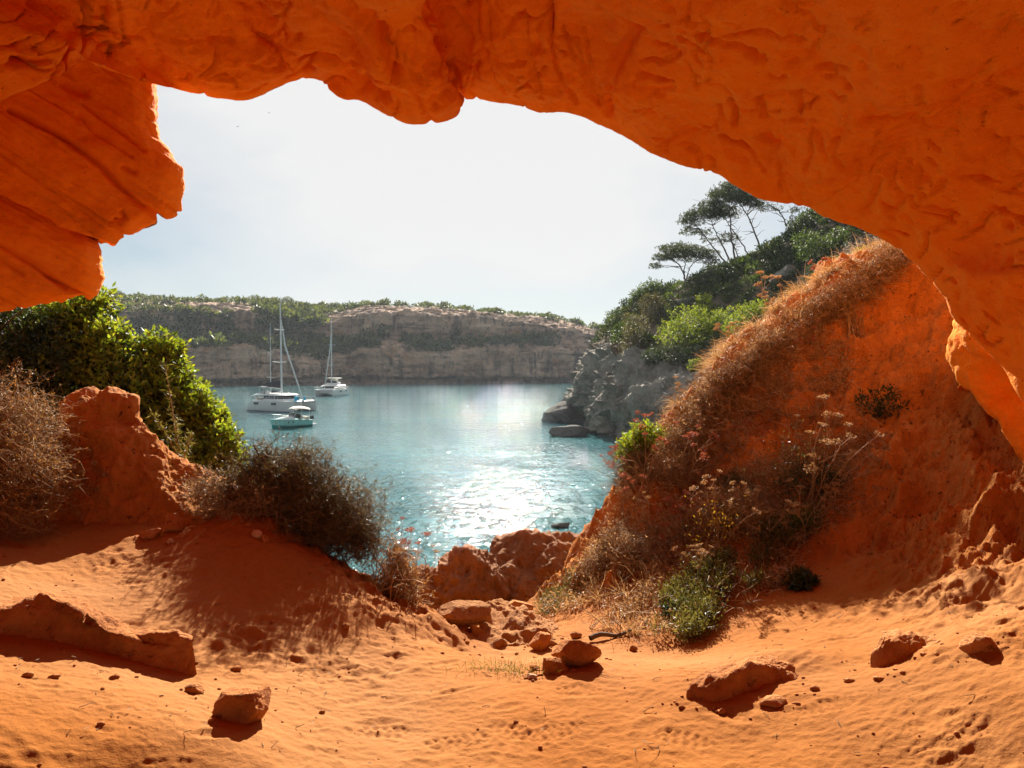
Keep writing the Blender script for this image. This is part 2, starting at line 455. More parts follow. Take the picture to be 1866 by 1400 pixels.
#@@STRUCTURE
# ------------------------------------------------------------------ sea
ys = np.array([-40, 0, 10, 40, 120, 300, 760.0])
xs = np.linspace(-700, 700, 15)
gx, gy = np.meshgrid(xs, ys)
tag(mesh_np('sea', np.stack([gx, gy, np.zeros_like(gx)], -1).reshape(-1, 3), grid_faces(len(ys), len(xs)), M['sea']), kind='structure')
tag(mesh_np('seabed', np.array([[-705, -45, -14], [705, -45, -14], [705, 765, -14], [-705, 765, -14]], float),
            np.array([[0, 1, 2, 3]]), M['sand']), kind='structure')

# ------------------------------------------------------------------ near ground: thin-plate height field through surveyed points
gp = []
def g_px(*pts):
    for px, py, d in pts: gp.append(P(px, py, d) - CAM)
def g_w(*pts):
    for p in pts: gp.append(np.array(p, float))
g_w((0, 0, -1.42), (0, -3, -1.42), (0, -7, -1.4), (-1.6, 0, -1.36), (1.6, 0, -1.40), (-3.2, 0, -1.15), (3.2, 0, -1.3), (-3.4, -4, -1.2), (3.4, -4, -1.3),
    (0, 1.9, -1.41), (1.4, 2.0, -1.40), (-1.2, 1.9, -1.37), (-6, 0, -.6), (6, 0, -.9), (-6, -6, -.8), (6, -6, -.9))
# cave floor and middle
g_px((950, 1250, 3.0), (1050, 1208, 3.28), (930, 1222, 3.2), (1100, 1330, 2.62), (700, 1330, 2.6), (1300, 1310, 2.68), (1450, 1210, 3.12), (1650, 1210, 2.95), (1600, 1320, 2.5),
     (860, 1205, 3.55), (905, 1165, 4.3), (880, 1150, 4.9), (850, 1135, 5.6), (1000, 1155, 4.1), (1110, 1165, 3.85), (1040, 1095, 5.1), (985, 1110, 5.2), (1250, 1235, 3.05))
# left slope
g_px((-20, 955, 4.1), (0, 1050, 3.35), (150, 1105, 3.2), (300, 1005, 3.9), (300, 1105, 3.3), (450, 1060, 3.55), (600, 1110, 3.5), (450, 935, 4.15), (650, 1050, 3.95),
     (740, 1108, 3.85), (750, 1150, 3.6), (600, 1190, 3.2), (350, 1235, 2.78), (0, 1235, 2.45), (0, 1350, 2.05), (350, 1350, 2.25), (150, 952, 4.3), (260, 962, 4.2), (360, 955, 4.2), (60, 950, 4.25),
     (800, 1165, 3.6), (850, 1195, 3.42), (570, 1000, 4.1), (-150, 1000, 3.4), (-150, 800, 4.6), (-300, 700, 5))
g_w((-3.4, 6.2, -.9), (-2.4, 6.6, -1.5), (-1.6, 5.6, -1.75), (-.9, 5.4, -2.1), (-1.6, 6.8, -2.3), (-.9, 6.6, -2.5), (-.35, 6.4, -2.5), (0.3, 7.2, -2.6), (-5, 6, -.5), (-8, 6, 0), (-5, 9, -2.5), (-2.5, 9.5, -5), (-.5, 9.5, -5.5), (-8, 10, -2))
# right bank
g_px((1200, 1190, 3.65), (1400, 1110, 4.0), (1300, 1010, 4.75), (1180, 1050, 4.75), (1130, 1050, 4.95), (1100, 985, 5.6), (1140, 900, 5.75), (1220, 900, 5.5), (1300, 850, 5.6), (1500, 1010, 4.5), (1500, 900, 4.95),
     (1500, 760, 5.6), (1500, 650, 6.0), (1640, 600, 6.0), (1640, 800, 5.1), (1640, 950, 4.4), (1640, 1065, 3.8), (1760, 750, 4.85), (1866, 820, 4.2), (1866, 950, 3.7),
     (1866, 1085, 3.1), (1866, 1250, 2.45), (1380, 760, 5.8), (1250, 800, 5.95), (1400, 950, 4.9),
     (1165, 840, 6.0), (1225, 765, 6.15), (1305, 690, 6.2), (1395, 618, 6.3), (1500, 545, 6.4), (1570, 505, 6.4), (1645, 468, 6.4), (1740, 440, 6.4), (1950, 400, 6.4))
g_w((.75, 6.6, -1.9), (1.3, 7.2, -1.6), (2.0, 7.6, -1.0), (3.0, 8, -.3), (4.2, 8.5, .5), (6, 8.5, 1.3), (1.2, 9, -4), (3, 10.5, -2.4), (6, 11, .2), (10, 10, 1.8), (9, 4, 1.2), (8, 0, -.2),
    (0, 13, -10), (-6, 14, -10), (6, 15, -6), (12, 15, -1), (-12, 14, -8), (14, 4, 2), (-12, 2, 0), (-14, 8, -1), (12, -6, 0), (-12, -6, 0), (0, 18, -11), (-14, 20, -11), (14, 22, -6), (0, -12, -1.4), (20, 12, 0), (-22, 10, -4))
gp = np.array(gp)

def _tps(r2): return r2 * np.log(np.maximum(r2, 1e-12))
_A = gp[:, :2]
_K = _tps(((_A[:, None] - _A[None]) ** 2).sum(-1)) + np.eye(len(_A)) * 0.02
_Q = np.concatenate([np.ones((len(_A), 1)), _A], 1)
_L = np.block([[_K, _Q], [_Q.T, np.zeros((3, 3))]])
_W = np.linalg.solve(_L, np.concatenate([gp[:, 2], np.zeros(3)]))

def ground_base(x, y):
    x = np.asarray(x, float); y = np.asarray(y, float)
    sh = x.shape; x = x.ravel(); y = y.ravel()
    out = np.empty_like(x)
    for a in range(0, len(x), 40000):
        xx, yy = x[a:a + 40000], y[a:a + 40000]
        r2 = (xx[:, None] - _A[None, :, 0]) ** 2 + (yy[:, None] - _A[None, :, 1]) ** 2
        out[a:a + 40000] = _tps(r2) @ _W[:len(_A)] + _W[-3] + _W[-2] * xx + _W[-1] * yy
    return np.clip(out, -12, 4).reshape(sh) + CAMZ

def ground_at(px, py, lo=1.6, hi=9.0):
    """where the sight line through a pixel meets the ground"""
    t = np.linspace(lo, hi, 500)
    d = raydir(px, py)
    pts = CAM + d * t[:, None]
    g = pts[:, 2] - ground_base(pts[:, 0], pts[:, 1])
    k = np.where(g < 0)[0]
    if len(k) == 0:
        k0 = int(np.argmin(g)); return np.array([pts[k0, 0], pts[k0, 1], float(ground_top(pts[k0, 0], pts[k0, 1]))])
    k0 = k[0]
    if k0 > 0:
        s = g[k0 - 1] / (g[k0 - 1] - g[k0]); q = pts[k0 - 1] + (pts[k0] - pts[k0 - 1]) * s
    else: q = pts[0]
    q = q.copy(); q[2] = float(ground_top(q[0], q[1]))
    return q

GTOP = {}
def ground_top(x, y):
    """height of the finished, trampled surface"""
    x = np.asarray(x, float); y = np.asarray(y, float)
    if not GTOP: return ground_base(x, y)
    uu = np.clip(x / np.maximum(y, 2.2), GTOP['u'][0], GTOP['u'][-1]); yy = np.clip(y, GTOP['y'][0], GTOP['y'][-1])
    i = np.clip(np.searchsorted(GTOP['u'], uu) - 1, 0, len(GTOP['u']) - 2); j = np.clip(np.searchsorted(GTOP['y'], yy) - 1, 0, len(GTOP['y']) - 2)
    a = (uu - GTOP['u'][i]) / (GTOP['u'][i + 1] - GTOP['u'][i]); b = (yy - GTOP['y'][j]) / (GTOP['y'][j + 1] - GTOP['y'][j])
    z = GTOP['z']
    return (z[j, i] * (1 - a) + z[j, i + 1] * a) * (1 - b) + (z[j + 1, i] * (1 - a) + z[j + 1, i + 1] * a) * b

def build_ground():
    uc = np.linspace(-0.86, 0.86, 620)
    um = np.geomspace(0.87, 2.6, 46)
    u = np.concatenate([-um[::-1], uc, um])
    yv = np.concatenate([np.linspace(-12, 1.55, 40)[:-1], np.geomspace(1.55, 7.6, 500)[:-1], np.linspace(7.6, 20, 60)])
    U, Y = np.meshgrid(u, yv)
    X = U * np.maximum(Y, 2.2)
    Z = ground_base(X, Y)
    p2 = np.stack([X, Y, np.zeros_like(X)], -1)
    # trampled sand: crescents, scuffs and heel marks, strongest on the cave floor
    ppx, ppy, _ = project(np.stack([X, Y, Z], -1))
    e_ = 0.06
    sl = np.hypot(ground_base(X + e_, Y) - ground_base(X - e_, Y), ground_base(X, Y + e_) - ground_base(X, Y - e_)) / (2 * e_)
    bank = np.maximum(smooth(sl, 0.38, 0.75) * smooth(X, -0.5, 0.4), 0.45 * smooth(sl, 0.3, 0.6)) * smooth(Y, 2.6, 3.4)
    floor = (1 - bank)
    far = smooth(Y, 4.5, 6.5)
    drift = np.zeros_like(X)
    for px_, py_, rx_, ry_, hh_ in ((1425, 1205, .26, .14, .05), (1750, 1190, .30, .16, .05)):
        c_ = ground_at(px_, py_); drift += hh_ * np.exp(-((X - c_[0]) / rx_) ** 2 - ((Y - c_[1]) / ry_) ** 2)
    Z = Z + drift
    n_big = fbm(p2 * np.array([1.6, 1.9, 1]), 3, seed=1) * 0.045
    warp = np.stack([fbm(p2 * 3, 2, seed=40), fbm(p2 * 3, 2, seed=50), np.zeros_like(X)], -1) * 0.16
    q = (p2 + warp) * np.array([5.0, 10.0, 1])
    rd = ridged(q, 3, seed=4)
    patch = smooth(fbm(p2 * np.array([1.7, 2.2, 1]), 3, seed=9), -0.35, 0.45)
    scuff = np.clip(rd - 0.52, 0, 1) ** 1.3 * 0.014 * (0.06 + patch ** 2) + np.clip(ridged((p2 + warp * .5) * np.array([9.0, 21.0, 1]), 3, seed=6) - .55, 0, 1) * 0.010 * (1.2 - patch)
    fine = fbm(p2 * np.array([17, 36, 1]), 4, gain=0.72, seed=12) * 0.005
    Z = Z + n_big * (0.6 + 0.6 * bank) + (scuff + fine) * floor * (1 - 0.4 * far)
    # lumpy crumbling earth on the banks
    p3 = np.stack([X, Y, Z], -1)
    lump = (ridged(p3 * 1.7, 5, gain=0.6, seed=21) - 0.55) * 0.36 + fbm(p3 * 8, 4, gain=.65, seed=26) * 0.08
    lump = lump + fbm(p3 * np.array([1.5, 1.5, 1.0]), 3, seed=29) * 0.20 * smooth(X, .2, 1.2)
    Z = Z + lump * bank * (1 - smooth(Y, 8, 10))
    # crusted, crumbling patches on the left slope and at the foot of the bank
    pm = smooth(fbm(p3 * np.array([1.9, 2.3, 1]), 3, seed=55), -.05, .28) * np.maximum(smooth(-X, .1, .7) * smooth(Y, 2.7, 3.2), smooth(sl, .22, .4) * .8) * (1 - smooth(Y, 4.6, 5.4))
    Z = Z + pm * ((ridged(p3 * np.array([4.2, 5.2, 4.2]), 5, gain=.62, seed=57) - .6) * .05)
    # dents left by feet
    rg = np.random.default_rng(5)
    for k in range(150):
        d0 = rg.uniform(1.8, 4.2); x0 = rg.uniform(-0.75, 0.75) * d0
        L, Wd = rg.uniform(0.05, 0.13), rg.uniform(0.018, 0.042)
        a = rg.normal(0, 0.6); dep = rg.uniform(0.002, 0.006) 
        box = (np.abs(X - x0) < 0.4) & (np.abs(Y - d0) < 0.4)
        if not box.any(): continue
        dx = X[box] - x0; dy = Y[box] - d0
        e1 = (dx * math.cos(a) + dy * math.sin(a)) / L; e2 = (-dx * math.sin(a) + dy * math.cos(a)) / Wd
        r = np.sqrt(e1 ** 2 + e2 ** 2)
        Z[box] += (-dep * np.exp(-r ** 2 * 1.4) + dep * 0.55 * np.exp(-(r - 1.35) ** 2 * 5)) * floor[box]
    # shoe treads
    for px, py, a, L in ((1005, 1335, 0.35, 0.15), (835, 1352, 0.2, 0.14), (948, 1338, -0.4, 0.14), (1052, 1257, 0.1, 0.13), (690, 1332, 0.3, 0.14), (1510, 1285, 0.2, 0.14), (1240, 1345, -.3, .13)):
        c = ground_at(px, py)
        box = (np.abs(X - c[0]) < 0.3) & (np.abs(Y - c[1]) < 0.3)
        dx = X[box] - c[0]; dy = Y[box] - c[1]
        e1 = (dx * math.cos(a) + dy * math.sin(a)); e2 = (-dx * math.sin(a) + dy * math.cos(a))
        msk = smooth(1 - ((e1 / L) ** 2 + (e2 / 0.05) ** 2), 0, 0.35)
        Z[box] += msk * (-0.004 + 0.004 * np.sin(e1 * 2 * math.pi / 0.036) * np.where(np.abs(e2) < 0.008, 0.2, 1))
    GTOP.update(u=u, y=yv, z=Z)
    v = np.stack([X, Y, Z], -1)
    bk = (bank * smooth(X, 0, .6) + fbm(p3 * 3.0, 4, seed=33) * 0.35)[:-1, :-1].ravel() > 0.55
    o = mesh_np('sand_ground', v.reshape(-1, 3), grid_faces(len(yv), len(u)), [M['sand'], M['bank_earth']], midx=bk.astype(int))
    tag(o, kind='structure')
build_ground()

# ------------------------------------------------------------------ cave roof: an arch that sweeps back over the camera
def seg_dist(px, py, poly):
    d = np.full(px.shape, 1e9)
    for (x0, y0), (x1, y1) in zip(poly[:-1], poly[1:]):
        vx, vy = x1 - x0, y1 - y0
        t = np.clip(((px - x0) * vx + (py - y0) * vy) / (vx * vx + vy * vy + 1e-9), 0, 1)
        d = np.minimum(d, np.hypot(px - x0 - t * vx, py - y0 - t * vy))
    return d

RIM = [(-520, 1150, 3.6), (-460, 900, 3.6), (-330, 560, 3.5), (-160, 300, 3.4), (-30, 205, 3.4), (20, 175, 3.45), (70, 158, 3.5), (125, 135, 3.6), (150, 108, 3.8), (200, 128, 4.2), (283, 155, 4.7),
       (340, 165, 5.0), (378, 170, 5.0), (412, 176, 5.0), (445, 172, 5.05), (475, 160, 5.1), (500, 151, 5.1), (535, 143, 5.15), (557, 137, 5.3), (575, 152, 5.1), (600, 170, 5.0), (625, 184, 5.0),
       (650, 184, 4.95), (680, 196, 4.9), (710, 210, 4.85), (740, 222, 4.85), (775, 219, 4.85), (810, 215, 4.9), (828, 208, 5.0), (835, 195, 5.15), (838, 180, 5.4), (848, 173, 5.5),
       (880, 181, 5.4), (925, 187, 5.35), (955, 195, 5.3), (985, 206, 5.25), (1005, 209, 5.25), (1030, 204, 5.3), (1065, 217, 5.25), (1100, 233, 5.2), (1150, 258, 5.1), (1190, 281, 5.0), (1245, 304, 4.95),
       (1310, 321, 4.9), (1340, 342, 4.85), (1385, 364, 4.8), (1420, 371, 4.75), (1482, 373, 4.7), (1520, 396, 4.6), (1570, 415, 4.5), (1625, 442, 4.4), (1665, 474, 4.3), (1705, 515, 4.15), (1732, 550, 4.05), (1745, 585, 4.0),
       (1790, 625, 3.85), (1830, 668, 3.75), (1866, 712, 3.6), (1930, 790, 3.5), (2010, 900, 3.4), (2090, 1020, 3.3), (2160, 1170, 3.2), (2250, 1350, 3.1)]

def build_roof():
    rim = resample(np.array(RIM), 130)
    rim0 = P(rim[:, 0], rim[:, 1], rim[:, 2])
    cen = np.array([0.0, 0.0, CAMZ - 1.2])
    n = len(rim0)
    radial = rim0 - cen; radial[:, 1] = 0
    rad = radial / np.linalg.norm(radial, axis=1)[:, None]
    Y0 = rim0[:, 1]
    rows = []
    # outside of the rock: up, over and back
    def row(y_off, grow, yabs=None):
        p = rim0.copy()
        p[:, 1] = Y0 + y_off if yabs is None else yabs
        return p + rad * (grow if np.ndim(grow) == 0 else np.asarray(grow)[:, None])
    rows.append(row(0, 3.2, -6.5)); rows.append(row(0, 3.2, 0.0))
    rows.append(row(-0.6, 2.8)); rows.append(row(0.1, 1.3)); rows.append(row(0.22, 0.45)); rows.append(row(0.12, 0.12))
    rows.append(rim0)
    rows.append(row(-0.10, 0.03)); rows.append(row(-0.4, 0.10)); rows.append(row(-0.9, 0.17)); rows.append(row(-1.6, 0.24))
    k_in = len(rows)
    sm = rim0.copy()
    # inside, the section relaxes to a plain vault behind the frame edge
    for it in range(30): sm[1:-1] = sm[1:-1] * 0.5 + 0.25 * (sm[:-2] + sm[2:])
    for yy, g in ((1.4, 0.32), (0.2, 0.42), (-1.5, 0.5), (-4.0, 0.45), (-6.5, 0.3)):
        p = sm.copy(); p[:, 1] = yy; rows.append(p + rad * g)
    ctrl = np.array(rows)
    dens = np.array([0.15, 0.2, 0.4, 1.2, 3, 6, 7, 7, 5.5, 4, 3, 1.6, .7, .3, .2, .2])
    g = sheet_grid(ctrl, 860, 430, wv=dens[:len(rows)], tension=0.9)
    nrm = grid_normals(g)
    inward = cen - g; inward[..., 1] = 0
    vis = g[..., 1] > 0.8
    s = np.sign(np.sum(nrm * inward, -1))
    # make normals point to the hollow on the inner side (consistent sign over the sheet)
    sgn = np.sign(np.sum((nrm * inward).sum(-1)[340:416]))
    nrm = nrm * (sgn if sgn else 1)
    px, py, zc = project(g)
    ok = zc > 0.3
    px = np.where(ok, px, -9999); py = np.where(ok, py, -9999)
    # distance inside the rim: keep the outline where it was surveyed
    rimrow = np.argmin(np.abs(np.linalg.norm(g - rim0[65][None, None], axis=-1).min(axis=1)))
    away = np.abs(np.arange(430) - rimrow)[:, None] / 430.0
    fade = 0.25 + 0.75 * smooth(away, 0.0, 0.10)
    h = fbm(g * 0.85, 4, seed=2) * 0.20 + (ridged(g * np.array([1.2, 1.0, 1.2]), 4, seed=7) - 0.6) * 0.10
    # cracks and hatch marks
    wq = g + np.stack([fbm(g * 1.7, 2, seed=60), fbm(g * 1.7, 2, seed=70), fbm(g * 1.7, 2, seed=80)], -1) * 0.35
    cr = np.clip(ridged(wq * np.array([2.6, 1.7, 4.2]), 2, seed=31) - 0.84, 0, 1) / 0.16
    cm = smooth(fbm(g * 1.5, 3, seed=35), 0.02, 0.30)
    h = h - cr * cm * 0.07
    pit = np.clip(fbm(g * np.array([7, 4, 7]), 3, seed=44) - 0.32, 0, 1)
    h = h - pit * 0.14
    h = h + fbm(g * 6, 5, gain=0.6, seed=15) * 0.035
    h = h + fbm(g * 19, 3, gain=0.6, seed=17) * 0.011
    h = h * fade
    fr = 0.55 + 0.45 * smooth(away, 0.0, 0.05)
    def groove(poly, w, dep):
        nonlocal h
        wob = fbm(np.stack([px / 40, py / 40, px * 0], -1), 2, seed=int(w)) * w * 0.9
        dd = np.abs(seg_dist(px, py, poly) + wob)
        h = h - 1.0 * dep * np.exp(-(dd / (w * .55)) ** 2) * fr
    def blob(x, y, rx, ry, amt):
        nonlocal h
        h = h + amt * np.exp(-(((px - x) / rx) ** 2 + ((py - y) / ry) ** 2)) * fr
    for poly, w, dep in [
        ([(842, 178), (826, 140), (808, 90), (795, 40), (790, -10)], 13, 0.13),
        ([(546, 106), (575, 96), (610, 112), (650, 138), (700, 143), (722, 128)], 9, 0.13),
        ([(560, 118), (610, 132), (660, 160), (705, 175)], 14, 0.07),
        ([(722, 128), (705, 90), (665, 45), (630, 10)], 12, 0.10),
        ([(700, 60), (740, 130), (770, 180), (785, 215)], 8, 0.045),
        ([(600, 0), (640, 40), (690, 80), (725, 105)], 8, 0.05),
        ([(540, -5), (590, 50), (650, 100), (700, 130)], 7, 0.05),
        ([(470, 60), (520, 85), (560, 110)], 6, 0.04),
        ([(440, 5), (500, 40), (545, 65)], 6, 0.03),
        ([(860, 0), (870, 60), (900, 110), (925, 165)], 6, 0.05),
        ([(880, 20), (905, 90), (950, 130)], 5, 0.04),
        ([(950, 30), (965, 90), (985, 140), (990, 170)], 5, 0.05),
        ([(985, -5), (1000, 50), (1005, 70)], 7, 0.12),
        ([(940, 38), (975, 42), (1000, 34)], 5, 0.08),
        ([(1000, 70), (1020, 130), (1050, 190)], 6, 0.04),
        ([(1030, 60), (1058, 120), (1085, 190)], 5, 0.05), ([(1050, 70), (1075, 130), (1092, 185)], 4, 0.04), ([(1062, 60), (1090, 130), (1098, 178)], 4, 0.04),
        ([(1110, 205), (1112, 160), (1130, 100), (1160, 50)], 16, 0.09),
        ([(1310, 253), (1330, 264), (1352, 274)], 7, 0.16), ([(1385, 258), (1410, 275), (1400, 300)], 8, 0.05),
        ([(1430, -5), (1450, 20), (1470, 35), (1500, 55)], 7, 0.08),
        ([(1285, 48), (1320, 65), (1350, 90), (1385, 120)], 8, 0.08), ([(1320, 55), (1370, 58), (1420, 70), (1460, 85)], 6, 0.06),
        ([(1240, 62), (1270, 75), (1285, 90)], 5, 0.05), ([(1170, 130), (1200, 140), (1230, 145)], 5, 0.06), ([(1172, 112), (1210, 108), (1232, 100)], 4, .04),
        ([(1190, 80), (1215, 88), (1235, 98)], 4, 0.04), ([(1250, 110), (1265, 135), (1268, 160)], 4, 0.04), ([(1295, 80), (1300, 120), (1290, 150)], 4, 0.04),
        ([(1332, 180), (1340, 205), (1338, 235)], 5, 0.07), ([(1380, 185), (1388, 200), (1390, 222)], 5, 0.07), ([(1450, 168), (1456, 190), (1450, 215)], 6, 0.08),
        ([(1510, 170), (1530, 180), (1545, 172)], 5, 0.05), ([(1500, 130), (1515, 135)], 6, 0.06), ([(1535, 142), (1550, 155)], 6, 0.06),
        ([(1475, 240), (1480, 280), (1470, 305)], 4, 0.04), ([(1500, 250), (1502, 275)], 4, 0.04),
        ([(1690, 255), (1712, 275)], 6, 0.05), ([(1695, 290), (1706, 300)], 5, .06), ([(1675, 300), (1685, 340)], 4, .04), ([(1755, 328), (1780, 338), (1808, 346)], 7, 0.09),
        ([(1690, 380), (1720, 395), (1735, 406)], 4, 0.06), ([(1840, 340), (1866, 328)], 6, 0.06), ([(1665, 350), (1678, 372)], 4, 0.05), ([(1790, 395), (1770, 420), (1740, 440)], 7, .05),
        ([(1800, 385), (1840, 400), (1870, 410)], 6, .05), ([(1630, 418), (1655, 428)], 4, .04),
        ([(60, 0), (95, 60), (140, 120)], 14, 0.10), ([(150, 0), (165, 50), (150, 100)], 9, 0.07), ([(215, 0), (222, 60), (230, 75)], 5, .03),
        ([(0, 130), (40, 120), (85, 110)], 10, 0.08), ([(30, 112), (60, 120), (85, 130)], 7, 0.10), ([(260, 55), (330, 70), (420, 66)], 7, .03), ([(1765, 15), (1755, 0)], 6, .06)]:
        groove(poly, w, dep)
    rg = np.random.default_rng(77)
    for k in range(300):
        x0 = rg.uniform(1080, 1900) if k < 200 else rg.uniform(0, 1100)
        y0 = rg.uniform(-40, 620) if k < 200 else rg.uniform(-20, 180)
        an = 1.1 * math.sin(x0 / 140.0 + y0 / 95.0) + rg.normal() * .55 + (0.5 if k < 200 else 1.0)
        ln = rg.uniform(16, 75); bend = rg.normal() * .5
        pl = [(x0, y0)]
        for q in range(3):
            pl.append((pl[-1][0] + math.cos(an + bend * q) * ln / 3, pl[-1][1] + math.sin(an + bend * q) * ln / 3))
        bx = (np.abs(px - x0) < 90) & (np.abs(py - y0) < 90)
        if not bx.any(): continue
        dd = seg_dist(px[bx], py[bx], pl)
        w = rg.uniform(1.8, 3.8)
        h[bx] -= rg.uniform(.012, .042) * np.exp(-(dd / w) ** 2) * np.broadcast_to(fr, h.shape)[bx]
    for a in [(668, 42, 13, 11, -0.20), (620, 150, 60, 24, -0.10), (770, 170, 60, 45, 0.10), (690, 120, 55, 30, 0.10), (80, 60, 50, 50, 0.10), (110, 90, 40, 30, 0.06),
              (1000, 48, 9, 9, -0.10), (420, 110, 120, 60, 0.12), (1220, 170, 90, 60, 0.05), (1800, 450, 60, 50, -0.06), (1560, 330, 120, 60, 0.06), (930, 110, 50, 60, 0.05), (840, 60, 30, 60, -0.06)]:
        blob(*a)
    g = g + nrm * h[..., None]
    o = mesh_np('cave_roof', g.reshape(-1, 3), grid_faces(g.shape[0], g.shape[1]), M['cave'])
    tag(o, kind='structure')
build_roof()

def settle(rows):
    """bring a ledge drawn as (px, py, depth) rows down onto the ground: row 1 is its foot, row 0 is buried"""
    rows = [list(r) for r in rows]
    W = np.zeros((len(rows), len(rows[0]), 3))
    for i in range(len(rows[0])):
        x, y, d = rows[1][i]
        g = ground_at(x, y); sh = g[1] - d
        for r in range(len(rows)): W[r, i] = P(rows[r][i][0], rows[r][i][1], rows[r][i][2] + sh)
        W[1, i] = g + np.array([0, 0, -.02]); W[0, i] = g + np.array([0, -.05, -.22])
        gb = float(ground_top(np.array([W[-1, i, 0]]), np.array([W[-1, i, 1]]))[0]); W[-1, i, 2] = min(W[-1, i, 2], gb - .05)
    return W

def rock_sheet(name, rows, nu, nv, m, amp=0.03, sc=3.0, fine=0.012, fsc=12.0, seed=0, strata=None, ridge=0.0, extra=None, wu=None, wv=None, world=False, edge=None, **kw):
    ctrl = np.asarray(rows, float) if world else px_rows(rows)
    g = sheet_grid(ctrl, nu, nv, wu=wu, wv=wv)
    nrm, s = grid_normals(g, CAM)
    h = fbm(g * sc, 4, seed=seed) * amp + fbm(g * fsc, 4, gain=0.55, seed=seed + 3) * fine
    if ridge: h = h + (ridged(g * sc * 0.9, 4, seed=seed + 9) - 0.6) * ridge
    if extra is not None: h = h + extra(g)
    if edge is not None:
        et = np.linspace(0, 1, nu)[None] + fbm(g * 3.0, 4, seed=77) * 0.09
        kw['midx'] = (et > edge)[:-1, :-1].ravel().astype(int)
    g = g + nrm * h[..., None]
    return mesh_np(name, g.reshape(-1, 3), grid_faces(nv, nu, flip=(s < 0)), m, **kw)

# left wall of the cave: two bedded slabs with a notch between them
def strat(seed, ang=R(35), a1=0.05, a2=0.02):
    def f(g):
        px, py, _ = project(g)
        v = (py * math.cos(ang) - px * math.sin(ang))
        u = (py * math.sin(ang) + px * math.cos(ang))
        q = np.stack([v / 26.0, u / 420.0, v * 0 + seed], -1)
        q2 = np.stack([v / 9.0, u / 260.0, v * 0 + seed], -1)
        fd = 1 - 0.8 * smooth(np.linspace(0, 1, g.shape[1]), .66, .80)[None]
        return (-np.clip(ridged(q, 2, seed=seed) - 0.74, 0, 1) * a1 * 2.6 * smooth(fbm(q * .6, 2, seed=seed + 9), -.3, .3) + fbm(q2, 3, seed=seed + 5) * a2) * fd
    return f
up = []
for L_, Rr, d2 in [((-420, -220), (270, 40), 4.72), ((-420, -120), (284, 140), 4.80), ((-420, -60), (284, 215), 4.88), ((-420, 10), (292, 255), 4.92), ((-420, 60), (312, 282), 4.96), ((-420, 90), (334, 318), 5.0),
                   ((-420, 110), (330, 355), 5.03), ((-420, 125), (326, 388), 5.05), ((-420, 135), (298, 403), 5.03), ((-420, 145), (262, 418), 5.0), ((-420, 150), (232, 428), 4.98), ((-420, 150), (216, 443), 4.98), ((-420, 151), (196, 439), 4.95)]:
    x0, y0 = L_; x1, y1 = Rr
    r_ = []
    for t in (0, .3, .55, .75, .88, .96):
        r_.append((x0 + (x1 - 12 - x0) * t, y0 + (y1 - y0) * t, 3.2 + (d2 - 0.12 - 3.2) * t ** 0.85))
    r_ += [(x1 - 3, y1, d2), (x1, y1, d2 + 0.12), (x1 - 12, y1, d2 + 0.5), (x1 - 120, y1 - 60, d2 + 1.0)]
    up.append(r_)
last = [(x, y - 6, d + 0.35) for x, y, d in up[-1]]
up.append(last); up.append([(x, y - 60, d + 0.9) for x, y, d in up[-1]])
def slab_extra(g):
    h = strat(3)(g)
    px, py, _ = project(g)
    for poly, w, dep in [([(20, 200), (100, 240), (180, 300), (250, 370), (295, 402)], 5, .08), ([(150, 190), (220, 240), (262, 275)], 4, .04), ([(225, 305), (245, 315)], 4, .05),
                         ([(120, 155), (155, 170)], 9, .05), ([(222, 385), (228, 398), (215, 412), (200, 410)], 3, .05), ([(145, 210), (170, 240), (240, 285)], 4, .03)]:
        h = h - dep * np.exp(-(seg_dist(px, py, poly) / w) ** 2)
    return h - 0.07 * np.exp(-(((px - 211) / 7) ** 2 + ((py - 402) / 6) ** 2))
rock_sheet('cave_wall', up, 340, 280, [M['slab'], M['slab_edge']], edge=.70, amp=0.06, sc=1.8, fine=0.016, fsc=9, seed=5, extra=slab_extra, kind='structure',
           wu=[.4, .8, 1, 1.3, 1.6, 2, 3, 3, 2, .6], wv=[.6] + [1] * 12 + [1, .5])
lowr = []
for L_, Rr, d2 in [((-420, 60), (120, 380), 5.0), ((-420, 100), (152, 425), 5.04), ((-420, 150), (172, 446), 5.06), ((-420, 200), (182, 462), 5.08), ((-420, 260), (185, 490), 5.1), ((-420, 320), (189, 512), 5.12), ((-420, 380), (186, 530), 5.12), ((-420, 450), (174, 545), 5.12),
                   ((-420, 520), (138, 541), 5.1), ((-420, 570), (118, 549), 5.1)]:
    x0, y0 = L_; x1, y1 = Rr
    r_ = []
    for t in (0, .3, .55, .75, .88, .96):
        r_.append((x0 + (x1 - 12 - x0) * t, y0 + (y1 - y0) * t + (18 * math.sin(t * math.pi) if y0 > 500 else 0), 3.3 + (d2 - 0.12 - 3.3) * t ** 0.85))
    r_ += [(x1 - 3, y1, d2), (x1, y1 - 2, d2 + 0.12), (x1 - 12, y1 - 4, d2 + 0.5), (x1 - 100, y1 - 40, d2 + 1.0)]
    lowr.append(r_)
lowr.append([(x, y - 8, d + 0.3) for x, y, d in lowr[-1]]); lowr.append([(x, y - 60, d + 0.9) for x, y, d in lowr[-1]])
def low_extra(g):
    h = strat(8, R(30))(g)
    px, py, _ = project(g)
    for poly, w, dep in [([(0, 445), (60, 480), (120, 528)], 5, .06), ([(90, 505), (150, 540)], 4, .05), ([(0, 470), (40, 500)], 4, .03)]:
        h = h - dep * np.exp(-(seg_dist(px, py, poly) / w) ** 2)
    return h
